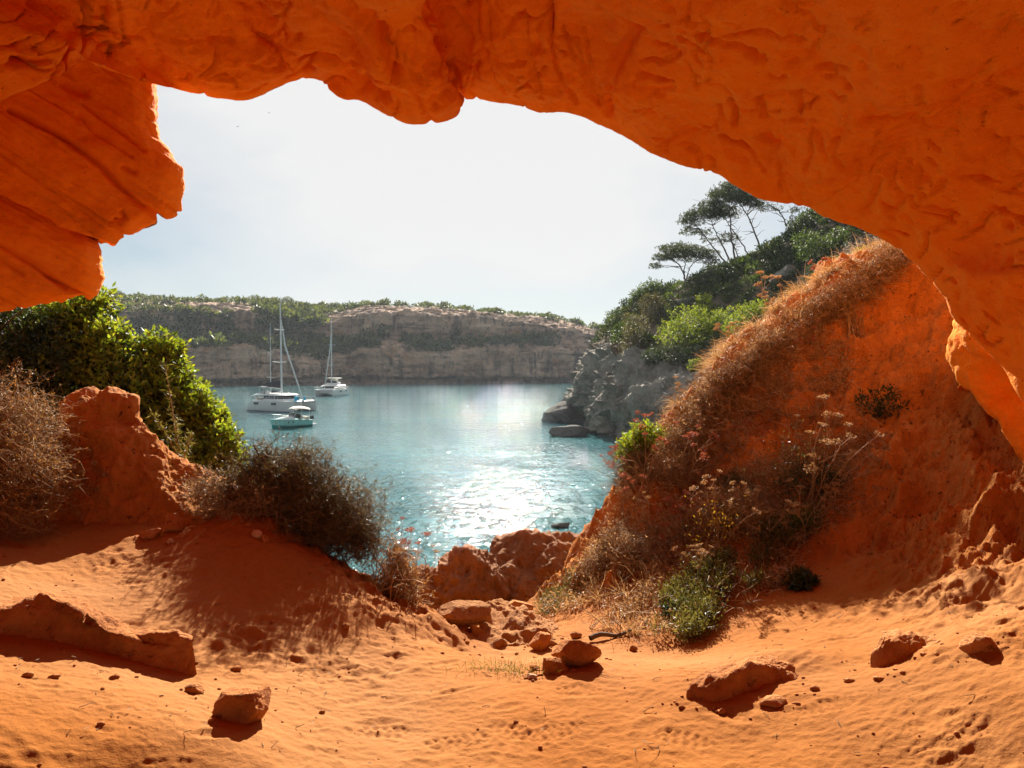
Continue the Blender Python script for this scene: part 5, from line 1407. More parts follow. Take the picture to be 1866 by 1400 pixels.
for lab, px, py, r, mm, sd in [('dark green clump at the bottom of the creeper', 1235, 1130, 20, 'shrub_dark', 511), ('dark green plant on the bank under the tall umbel plant', 1480, 900, 46, 'shrub_dark', 512), ('small dark green clump at the right end of the creeper', 1460, 1070, 18, 'shrub_dark', 513),
                               ('olive clump in the dry grass above the golden plant', 1330, 900, 26, 'shrub_dull', 514), ('dark clump of roots high on the shaded bank', 1605, 755, 36, 'shrub_dark', 515)]:
    g0 = ground_at(px, py)
    shrub(lab, [(px, py - r * .5, g0[1], r, r * .7), (px + r * .5, py - r * .2, g0[1], r * .7, r * .6)], 170, 7, .034, .011, mm, cat='plant', name='leafy_plant', seed=sd, sprig=.05, base=g0, stem_r=.004, nbr=12)
g0 = ground_at(1165, 850)
shrub('fresh bright green tuft on the sea edge of the right bank', [(1180, 795, 5.95, 26, 14), (1155, 815, 5.95, 18, 16), (1145, 835, 5.95, 14, 14)], 260, 7, .05, .014, 'shrub_bright', cat='plant', name='leafy_plant', seed=516, sprig=.07, base=g0, stem_r=.005, nbr=14, up=.8)
twig_bush('dry_bush', 'dark brown dead bush under the fresh green tuft at the sea edge', g0, [(1165, 850, 5.85, 34, 34), (1180, 880, 5.75, 36, 34), (1150, 880, 5.8, 26, 30)], 420, 2400, 'dark_twig', 'thorn_leaf', .018, .006, 3000, 517, r0=.0026, ln=(.08, .22), side=(.03, .09))
for lab, bl, gx_, gy_, sd in [
    ('straw coloured dry bush on the crest of the bank, just below the pink headed umbels', [(1400, 640, 6.15, 34, 24), (1430, 620, 6.2, 30, 22), (1375, 665, 6.1, 28, 22)], 1410, 655, 551),
    ('dry bush hanging over the bare face high on the bank crest', [(1510, 555, 6.3, 36, 24), (1545, 535, 6.3, 34, 22), (1480, 580, 6.2, 26, 20)], 1515, 570, 552),
    ('topmost dry bush on the bank, right under the rim of the arch', [(1600, 490, 6.3, 34, 22), (1635, 472, 6.3, 26, 18), (1575, 515, 6.3, 24, 16)], 1605, 500, 553),
    ('tangled dry bush on the crest above the grey cliff end', [(1315, 700, 6.05, 30, 26), (1290, 735, 6.0, 28, 28), (1340, 680, 6.1, 22, 20)], 1310, 720, 554),
    ('dry bush on the left face of the bank below the crest', [(1240, 810, 5.85, 32, 30), (1265, 780, 5.9, 28, 26), (1225, 860, 5.75, 26, 30)], 1245, 830, 555),
    ('low spreading dry bush in the middle of the bank', [(1335, 930, 5.2, 40, 24), (1370, 950, 5.1, 34, 22), (1300, 950, 5.2, 28, 22)], 1340, 950, 556),
    ('dry bush at the lower left end of the bank above the gully', [(1120, 990, 5.3, 26, 26), (1150, 1010, 5.2, 28, 24), (1095, 1030, 5.2, 22, 18)], 1125, 1020, 557)]:
    g0 = ground_at(gx_, gy_)
    bl = [(x, y, ground_at(x, y + ry * .6)[1] - .05, rx, ry) for x, y, d_, rx, ry in bl]
    twig_bush('dry_bush', lab, g0, bl, 420, 2600, 'dry_twig', 'dry_grass', .022, .006, 2600, sd, r0=.0028, ln=(.10, .30), side=(.04, .12), wob=.3, curl=.18, nmain=24)
# roots hanging over the bank face
rg = np.random.default_rng(520)
b0 = np.array([ground_at(px, py) for px, py in zip(rg.uniform(1535, 1575, 40), rg.uniform(560, 590, 40))]) + np.array([-.02, -.06, .02])
rp = twig_paths(b0, np.array([0, -.15, -1.0]) + rg.normal(size=b0.shape) * .12, rg.uniform(.25, .5, 40), 8, rg, .1, .05, .02)
rt = empty('hanging_roots', b0.mean(0)); tag(rt, 'bundle of dry roots hanging down the bare orange bank face', 'roots')
mesh_np('roots', *tubes(rp, taper(.004, .0015, 8), 4), M['dry_twig'], rt, kind='stuff')
# a stick on the path
s0, s1 = ground_at(1075, 1172), ground_at(1150, 1158)
tt = np.linspace(0, 1, 9)[:, None]
sp0 = s0 * (1 - tt) + s1 * tt + np.array([0, 0, .02]) + np.concatenate([np.zeros((9, 2)), .012 * np.sin(tt * 7)], 1)
tag(mesh_np('stick', *tubes(sp0[None], taper(.016, .008, 9), 7), M['bark'], origin=s0), 'grey dead stick lying on the path behind the boulder', 'stick')
# thin grass tuft in the gully
g0 = ground_at(930, 1225)
rg = np.random.default_rng(530)
bt = g0 + rg.normal(size=(260, 3)) * np.array([.12, .05, 0])
bt[:, 2] = ground_top(bt[:, 0], bt[:, 1]) + .01
rt = empty('grass_tuft', g0); tag(rt, 'thin green grass tuft at the edge of the path where the left slope ends', 'grass tuft')
mesh_np('blades', *blades(bt, np.array([0, 0, 1.0]) + rg.normal(size=bt.shape) * .5, rg.uniform(.02, .06, 260), .003, rg, .4), M['creeper'], rt, kind='stuff', smooth_sh=False)

# ------------------------------------------------------------------ scrub and trees of the headland
from mathutils.bvhtree import BVHTree
def grid_lookup(G, px0, py0, nrm_):
    gpx, gpy, gz = project(G)
    return gpx, gpy, gz
def scatter_on_grid(G, mask, n, rg):
    idx = np.argwhere(mask)
    # weight by cell area
    du = np.linalg.norm(np.gradient(G, axis=1), axis=-1); dv = np.linalg.norm(np.gradient(G, axis=0), axis=-1)
    w = (du * dv)[mask]; w = w / w.sum()
    k = rg.choice(len(idx), n, p=w)
    q = G[idx[k, 0], idx[k, 1]] + rg.normal(size=(n, 3)) * 0.2
    return q
def clump_cloud(pts, rad, nper, L, W, rg, flat=.6):
    """leafy clumps, one per point, as separate little leaves"""
    n = len(pts) * nper
    c0 = np.repeat(pts, nper, 0); r0 = np.repeat(np.broadcast_to(rad, (len(pts),)), nper)
    u = unit(rg.normal(size=(n, 3))); rr = (.3 + .7 * rg.random(n) ** .6) * (1 + .35 * perlin(u * 2 + c0 * 1.7))
    c = c0 + u * (r0 * rr)[:, None] * np.array([1, 1, flat]) + np.array([0, 0, 1]) * (r0 * flat * .6)[:, None]
    return leaves(c, u + np.array([0, 0, .4]) + rg.normal(size=(n, 3)) * .5, np.repeat(np.broadcast_to(L, (len(pts),)), nper) * rg.uniform(.6, 1.3, n), np.repeat(np.broadcast_to(W, (len(pts),)), nper), rg)
rg = np.random.default_rng(601)
scr = (h_row > 3.9) & (h_row < 6.4) & (hpx < 1760) & (hg2[..., 1] > 30)
cov = fbm(hg2 * .12, 3, seed=170)
for nm, mm, n_, lo, hi, r_ in (('scrub', 'shrub_dark', 420, -.5, .35, 1.25), ('scrub', 'shrub_mid', 260, -.1, .6, 1.1), ('scrub', 'shrub_dull', 110, -.6, 0.0, .9)):
    q = scatter_on_grid(hg2, scr & (cov > lo) & (cov < hi), n_, rg)
    rad = r_ * rg.uniform(.5, 1.25, n_) * np.clip(q[:, 1] / 85, .35, 1.1)
    tag(mesh_np(nm, *clump_cloud(q, rad, 230, rad * .30, rad * .12, rg), M[mm], smooth_sh=False), kind='stuff')

def hl_depth(px, py):
    """distance of the headland surface seen at a pixel"""
    m_ = np.hypot(hpx - px, hpy - py) + np.where(h_row > 6.2, 400, 0)
    k = np.unravel_index(np.argmin(m_), m_.shape); return hg2[k][1]
def hill_shrub(label, blobs, m, seed, n=900, group=None, name='shrub', lf=1.0):
    bl = [(x, y, hl_depth(x, y + ry) - .3, rx, ry) for x, y, rx, ry in blobs]
    d = bl[0][2]
    bl = [(x, y, min(max(z, d - 2.5), d + 2.5), rx, ry) for x, y, z, rx, ry in bl]
    return shrub(label, bl, n, 6, .0030 * d * lf, .0012 * d * lf, m, seed=seed, sprig=.0045 * d, stem_r=.0006 * d, nbr=14, name=name, group=group, shell=.55)
hill_shrub('broad bright yellow green shrub in the middle of the headland scrub', [(1262, 590, 38, 30), (1290, 612, 30, 26), (1235, 612, 34, 26), (1310, 590, 22, 24)], 'shrub_bright', 611, 1500)
hill_shrub('bright green upright sprig rising out of the headland scrub', [(1283, 555, 12, 18), (1290, 575, 14, 12)], 'shrub_bright', 612, 400)
hill_shrub('light green shrub right of the broad bright one, near the bank crest', [(1362, 582, 32, 24), (1385, 570, 20, 20), (1345, 600, 24, 20)], 'shrub_bright', 613, 900)
hill_shrub('rounded dark shrub at the seaward tip of the headland cliff', [(1126, 586, 19, 18), (1140, 600, 18, 14)], 'shrub_mid', 614, 700)
hill_shrub('pale grey green round bush behind the bright one', [(1190, 560, 22, 22), (1205, 575, 18, 16)], 'shrub_dull', 615, 700)
hill_shrub('grey brown bush draped over the cliff edge', [(1160, 600, 22, 24), (1150, 625, 18, 20), (1175, 640, 22, 18)], 'shrub_dull', 616, 900)
hill_shrub('green bush on the skyline left of the umbrella pine', [(1190, 530, 22, 16), (1165, 545, 16, 14), (1210, 545, 20, 14)], 'shrub_mid', 617, 800)
hill_shrub('wide dark shrub hanging below the bright one over the cliff', [(1225, 645, 34, 18), (1265, 650, 30, 16), (1190, 650, 20, 14)], 'shrub_dark', 618, 1000)
hill_shrub('yellow green tuft low on the headland rock beside the bank', [(1270, 668, 14, 10)], 'shrub_bright', 619, 200)
hill_shrub('dark shrub under the pine group on the skyline', [(1310, 500, 30, 18), (1345, 492, 30, 16), (1275, 512, 20, 12)], 'shrub_dark', 620, 1000)
hill_shrub('dark rounded shrub below the leaning bare pine', [(1425, 462, 28, 18), (1395, 475, 24, 16), (1450, 470, 24, 18)], 'shrub_dark', 621, 1000)
hill_shrub('green bushy growth under the arch at the top of the headland', [(1500, 455, 34, 20), (1540, 440, 30, 18), (1470, 440, 24, 16)], 'shrub_mid', 622, 1100)
hill_shrub('yellow green grassy shrub just above the bank crest', [(1545, 490, 36, 16), (1590, 468, 32, 16), (1505, 510, 26, 12)], 'shrub_bright', 623, 1000)
hill_shrub('dark shrub with a ragged top on the upper skyline', [(1455, 425, 22, 22), (1480, 400, 18, 14)], 'shrub_dark', 624, 700)

def hl_rock(px, py, w, h, label, seed):
    d = hl_depth(px, py) - .6
    rock(px, py + h / 2, w, h, label, seed, m='limestone', dy=.7, sink=.2, loc=P(px, py + h / 2, d), name='rock', planes=22)
hl_rock(1450, 498, 80, 34, 'broken grey rock band showing through the headland scrub', 631)
hl_rock(1492, 400, 66, 34, 'grey rock head at the top of the headland under the arch', 632)
hl_rock(1268, 545, 70, 14, 'thin ledge of brown rock below the umbrella pine', 633)
hl_rock(1276, 688, 44, 24, 'pale grey boulder at the right end of the headland cliff', 634)

def pine(label, trunks, pads, d, seed, group='pines on the headland ridge', limbs=10, tuft=1.0, dens=1.0):
    """trunks: pixel polylines with root radius (m); pads: flat foliage layers (px, py, rx, ry)"""
    rg = np.random.default_rng(seed)
    base = P(trunks[0][0][0][0], trunks[0][0][0][1], d)
    root = empty('pine_tree', base); tag(root, label, 'pine tree', group)
    nodes = []
    for poly, r0 in trunks:
        q = resample(np.array([[x, y, 0.0] for x, y in poly], float), 14)
        q[1:, 0] += rg.normal(size=13) * 0.7
        off = np.cumsum(rg.normal(size=14) * .12)
        w = P(q[:, 0], q[:, 1], d + off)
        mesh_np('trunk', *tubes(w[None], taper(r0, r0 * .35, 14), 6), M['bark'], root)
        nodes.append(w)
    allw = np.concatenate([w[4:] for w in nodes])
    B = px_blobs([(x, y, d, rx, ry) for x, y, rx, ry in pads])
    B = [(b[0] + np.array([0, rg.normal() * b[1] * .6, 0]), b[1], b[1], b[3], b[4]) for b in B]
    # limbs reaching each pad, forked
    ps = []
    for b in B:
        for k in range(3):
            tgt = b[0] + rg.normal(size=3) * np.array([b[1] * .55, b[1] * .5, b[3] * .3])
            cand = allw[allw[:, 2] < tgt[2] + .2]
            if len(cand) == 0: cand = allw
            dd = np.linalg.norm(cand - tgt, axis=1) + rg.random(len(cand)) * 1.0
            s = cand[np.argmin(dd)]
            t = np.linspace(0, 1, 7)[:, None]
            ps.append(s * (1 - t) + tgt * t + np.array([0, 0, .12]) * np.linalg.norm(tgt - s) * (4 * t * (1 - t)) * rg.uniform(-.6, 1) + rg.normal(size=(7, 3)) * .05)
    for _ in range(limbs):      # dead side twigs on the trunks
        w = nodes[rg.integers(len(nodes))]; s = w[rg.integers(4, 12)]
        ps.append(twig_paths(s[None], (rg.normal(size=3) * np.array([1, 1, .35]))[None], np.array([rg.uniform(.6, 1.8)]), 7, rg, .2, -.02, .05)[0])
    ps = np.array(ps)
    mesh_np('limbs', *tubes(ps, taper(.05, .014, 7), 4), M['bark'], root, kind='stuff')
    area = sum(b[4] for b in B)
    ntu = int(area * .75 * dens)
    c, u, k = blob_points(B, ntu, rg, .15)
    nn = 9
    cc = np.repeat(c, nn, 0) + rg.normal(size=(ntu * nn, 3)) * .06
    dv = np.repeat(u * .4 + np.array([0, 0, .5]), nn, 0) + rg.normal(size=(ntu * nn, 3)) * .7
    v, f = leaves(cc, dv, .30 * tuft * rg.uniform(.6, 1.3, ntu * nn), .075 * tuft, rg)
    mesh_np('crown', v, f, M['pine_needles'], root, kind='stuff', smooth_sh=False)
    return root
pine('lone umbrella pine with a wide flat crown on the headland brow', [([(1252, 524), (1246, 500), (1240, 486), (1228, 474)], .17), ([(1250, 515), (1254, 495), (1262, 482), (1276, 470)], .12), ([(1246, 500), (1248, 480), (1250, 462)], .10)],
     [(1245, 448, 34, 9), (1222, 456, 26, 8), (1272, 454, 28, 9), (1205, 470, 17, 6), (1196, 484, 12, 5), (1290, 464, 20, 9), (1240, 460, 40, 8), (1262, 466, 34, 7), (1295, 476, 14, 7), (1222, 470, 22, 5)], 103, 701)
pine('tall slender pine in the middle of the group, with the highest crown', [([(1341, 478), (1334, 440), (1330, 400), (1328, 365), (1330, 348)], .15)],
     [(1330, 345, 32, 9), (1318, 352, 26, 8), (1345, 350, 26, 9), (1310, 362, 24, 8), (1352, 362, 22, 8), (1335, 338, 22, 6), (1300, 372, 16, 6)], 97, 702)
pine('pine leaning left out of the group with a ragged mid height crown', [([(1332, 480), (1318, 450), (1305, 425), (1294, 398)], .13)],
     [(1292, 378, 30, 9), (1276, 384, 22, 7), (1308, 382, 24, 8), (1290, 392, 28, 7), (1268, 394, 16, 6), (1310, 396, 18, 6)], 98, 703)
pine('leftmost pine of the group, leaning seaward with thin drooping branches', [([(1326, 482), (1308, 462), (1288, 436), (1270, 412), (1258, 400)], .12)],
     [(1258, 394, 18, 7), (1250, 404, 14, 6), (1272, 404, 16, 6), (1262, 418, 22, 6), (1282, 424, 18, 5), (1252, 418, 12, 4), (1292, 436, 16, 4)], 99, 704, dens=.7)
pine('rightmost pine of the group, leaning left on a long bare trunk', [([(1391, 464), (1378, 432), (1366, 400), (1352, 376), (1344, 362)], .14)],
     [(1362, 358, 22, 8), (1376, 366, 20, 8), (1352, 370, 18, 6), (1382, 378, 14, 6), (1340, 362, 14, 6), (1366, 376, 16, 5)], 96, 705)
pine('short pine low in the group with a small dark crown', [([(1348, 478), (1340, 455), (1333, 436), (1330, 425)], .09)], [(1328, 428, 15, 5), (1340, 434, 11, 4), (1322, 438, 12, 4)], 99, 706, dens=.8)
pine('thin pine behind the tall one with a bent trunk', [([(1368, 470), (1352, 444), (1338, 424), (1322, 400), (1316, 384)], .11)], [(1318, 378, 22, 7), (1330, 386, 20, 6), (1306, 386, 16, 6), (1342, 392, 14, 5)], 98, 707, dens=.8)
pine('nearly bare pine leaning left on the upper skyline', [([(1438, 424), (1430, 400), (1418, 384), (1402, 372)], .11), ([(1434, 410), (1442, 390), (1450, 372)], .07)], [(1400, 374, 16, 3), (1450, 384, 12, 4), (1416, 380, 10, 3), (1390, 384, 9, 2)], 92, 708, dens=.45, limbs=22)
pine('dark crooked pine beside the grey rock at the top of the headland', [([(1462, 420), (1470, 404), (1478, 392)], .12)], [(1478, 394, 20, 8), (1462, 402, 16, 6), (1496, 388, 14, 6)], 88, 709, dens=.9)
for k, (x0, y0, x1, y1) in enumerate([(1522, 432, 1516, 396), (1556, 446, 1546, 408), (1580, 452, 1566, 414)]):
    pine(['first dark trunk from the left under the rim of the arch', 'middle dark trunk under the rim of the arch', 'last dark trunk under the rim of the arch, nearest the bank'][k], [([(x0, y0), ((x0 + x1) / 2 + 2, (y0 + y1) / 2), (x1, y1)], .09)], [(x1, y1 - 6, 16, 7), (x1 + 14, y1 - 2, 14, 6)], 66 + k * -3, 711 + k, dens=.8, tuft=.8)

# ------------------------------------------------------------------ far shore vegetation
fpx, fpy, _ = project(fg2)
_tvf = None
rg = np.random.default_rng(801)
fz = fg2[..., 2]; fy = fg2[..., 1]
_frows = np.array(rows_far)
_tv = chord(_frows, 0); _x = np.linspace(0, 1, 2000); _dn = np.interp(_x, _tv, [.6, 1, 2, 2.4, 2.4, 2.4, 2, 1.6, 2.4, 2.2, 1, .5, .3])
_cu = np.concatenate([[0], np.cumsum((_dn[1:] + _dn[:-1]) / 2)]); _cu /= _cu[-1]
f_row = np.interp(np.interp(np.linspace(0, 1, 300), _cu, _x), _tv, np.arange(13))[:, None] * np.ones((1, 720))
inpx = (fpx > 40) & (fpx < 1180)
cv = fbm(fg2 * np.array([.022, .022, .05]), 3, seed=180)
ledge = (f_row > 6.0) & (f_row < 7.15) & inpx & (cv > -.06 + .0006 * np.clip(fpx - 600, 0, 999))
plat = (f_row > 9.25) & (f_row < 10.4) & inpx
gul = (f_row > 7) & (f_row < 9.6) & (fpx > 470) & (fpx < 590)
gul2 = (f_row > 5.4) & (f_row < 8.6) & (fpx > 200) & (fpx < 420) & (cv > -.1)
for nm, msk, n_, r_, mm in (('far_scrub', ledge, 420, 2.6, 'far_scrub'), ('far_scrub', plat, 900, 2.0, 'far_scrub'), ('far_scrub', gul, 170, 2.8, 'far_scrub'), ('far_scrub', gul2, 170, 2.8, 'far_scrub'), ('far_scrub', plat, 260, 1.6, 'shrub_mid')):
    q = scatter_on_grid(fg2, msk, n_, rg)
    rad = r_ * rg.uniform(.5, 1.35, n_)
    tag(mesh_np(nm, *clump_cloud(q, rad, 64, rad * .62, rad * .36, rg, .7), M[mm], smooth_sh=False), kind='stuff')
def far_tree(label, px, py, w, h, d, seed, palm=False):
    rg = np.random.default_rng(seed)
    b = P(px, py, d); s = d / F
    root = empty('palm_tree' if palm else 'far_tree', b); tag(root, label, 'palm tree' if palm else 'tree')
    t = np.linspace(0, 1, 6)[:, None]; top = b + np.array([0, 0, h * s * (.75 if palm else .55)])
    mesh_np('trunk', *tubes((b * (1 - t) + top * t + rg.normal(size=(6, 3)) * .05 - np.array([0, 0, 1.0]) * (1 - t))[None], taper(.35, .2, 6), 6), M['bark'], root)
    if palm:
        n = 26; a = rg.uniform(0, 2 * math.pi, n)
        dv = np.stack([np.cos(a), np.sin(a), rg.uniform(-.2, 1.2, n)], -1)
        p = twig_paths(np.repeat(top[None], n, 0), dv, w * s * .62, 6, rg, .04, .16, 0)
        v, f = blades(np.repeat(p[:, :5].reshape(-1, 3), 4, 0), np.repeat(unit(p[:, 1:] - p[:, :-1]).reshape(-1, 3), 4, 0) + rg.normal(size=(n * 20, 3)) * .6, .8, .16, rg, .5)
        mesh_np('fronds', v, f, M['far_scrub'], root, kind='stuff', smooth_sh=False)
    else:
        bl = px_blobs([(px + w * x, py - h * y, d, w * rx, h * ry) for x, y, rx, ry in ((-.2, .62, .3, .3), (.2, .6, .32, .28), (0, .78, .32, .22), (-.36, .52, .16, .2), (.38, .5, .14, .18))])
        c, u, k = blob_points(bl, 900, rg, .3)
        v, f = leaves(c, u + rg.normal(size=u.shape) * .6, .55, .28, rg)
        mesh_np('crown', v, f, M['far_scrub'], root, kind='stuff', smooth_sh=False)
far_tree('round dark tree standing alone on the far plateau left of the masts', 464, 556, 30, 18, 372, 811)
far_tree('small palm tree on the far plateau between the two masts', 500, 556, 14, 13, 372, 812, True)
far_tree('double crowned tree on the far plateau just right of the tall mast', 523, 557, 24, 16, 372, 813)
far_tree('spreading tree at the left end of the far plateau beside the cave wall', 208, 543, 34, 14, 358, 814)
far_tree('low tree in the middle of the far plateau above the second catamaran', 610, 566, 26, 15, 378, 815)
far_tree('small tree further right along the far plateau', 815, 574, 18, 10, 400, 816)

# ------------------------------------------------------------------ birds
def bird(label, px, py, d, seed, rz):
    b = P(px, py, d)
    root = empty('bird', b, rz); tag(root, label, 'bird')
    t = np.linspace(0, 1, 6)
    body = np.stack([t * .5 - .25, t * 0, t * 0 + .02], -1)
    v, f = tubes(body[None], np.array([[.01, .05, .07, .06, .04, .01]]), 8)
    o = mesh_np('body', v, f, M['bird'], origin=np.zeros(3)); o.parent = root
    for s in (-1, 1):
        w = np.array([[.12, 0, .03], [.16, .25 * s, .16], [.04, .55 * s, .12], [-.05, .5 * s, .11], [-.02, .22 * s, .12], [-.06, 0, .03]])
        w2 = np.vstack([w, w + np.array([0, 0, -.015])])
        top = np.array([[0, 1, 4, 5], [1, 2, 3, 4]])
        fs = np.vstack([top, top[:, ::-1] + 6, [[i, (i + 1) % 6, (i + 1) % 6 + 6, i + 6] for i in range(6)]])
        o = mesh_np('wing', w2, fs, M['bird'], origin=np.zeros(3)); o.parent = root
bird('small dark bird flying high at the left of the sky, below the other', 433, 231, 190, 1, 1.0)
bird('tiny dark bird flying highest in the sky', 490, 206, 230, 2, .4)
# ------------------------------------------------------------------ boats
class MB:
    def __init__(s): s.v = []; s.f = []
    def add(s, v, f):
        n = len(s.v); s.v += [tuple(map(float, q)) for q in v]; s.f += [tuple(i + n for i in g) for g in f]
    def box(s, x0, x1, y0, y1, z0, z1, tx=0.0, ty=0.0):
        v = [(x0, y0, z0), (x1, y0, z0), (x1, y1, z0), (x0, y1, z0), (x0 + tx, y0 + ty, z1), (x1 - tx, y0 + ty, z1), (x1 - tx, y1 - ty, z1), (x0 + tx, y1 - ty, z1)]
        s.add(v, [(3, 2, 1, 0), (4, 5, 6, 7), (0, 1, 5, 4), (1, 2, 6, 5), (2, 3, 7, 6), (3, 0, 4, 7)])
    def loft(s, secs, cap=True):
        k = len(secs[0]); v = [p for q in secs for p in q]; f = []
        for a in range(len(secs) - 1):
            for b in range(k):
                c = (b + 1) % k; f.append((a * k + b, a * k + c, (a + 1) * k + c, (a + 1) * k + b))
        if cap: f.append(tuple(range(k))[::-1]); f.append(tuple((len(secs) - 1) * k + i for i in range(k)))
        s.add(v, f)
    def tube(s, pts, r, sides=6):
        pts = np.array(pts, float); r = np.broadcast_to(r, (len(pts),))
        v, f = tubes(pts[None], np.array(r)[None], sides); s.add(v, [tuple(q) for q in f])
    def build(s, name, m, parent, bevel=0.0, kind=None, smooth_sh=False):
        me = bpy.data.meshes.new(name); me.from_pydata(s.v, [], s.f); me.materials.append(M[m]); me.update()
        bmm = bmesh.new(); bmm.from_mesh(me); bmesh.ops.recalc_face_normals(bmm, faces=bmm.faces); bmm.to_mesh(me); bmm.free()
        if smooth_sh:
            for p in me.polygons: p.use_smooth = True
            me.set_sharp_from_angle(angle=R(40))
        o = bpy.data.objects.new(name, me); C.objects.link(o); o.parent = parent
        if kind: o['kind'] = kind
        if bevel:
            b = o.modifiers.new('bevel', 'BEVEL'); b.width = bevel; b.segments = 2; b.limit_method = 'ANGLE'
        return o

def cat_hull(yc, L, fb, hb):
    """one slim hull: sections from transom to plumb bow"""
    m = MB(); secs = []
    for t in np.linspace(0, 1, 15):
        x = -L / 2 + L * t
        w = hb * (0.72 + 0.28 * math.sin(min(1, t / .45) * math.pi / 2)) if t < .5 else hb * (1 - ((t - .5) / .5) ** 2.4 * .95)
        top = fb * (.93 + .10 * t) if t > .1 else fb * (.45 + 4.6 * t)
        kz = -.45 + .3 * abs(t - .5)
        secs.append([(x, yc - w * .25, kz), (x, yc - w * .8, -.1), (x, yc - w * .95, .35), (x, yc - w, top * .7), (x, yc - w * .96, top), (x, yc + w * .96, top), (x, yc + w, top * .7), (x, yc + w * .95, .35), (x, yc + w * .8, -.1), (x, yc + w * .25, kz)])
    m.loft(secs); return m

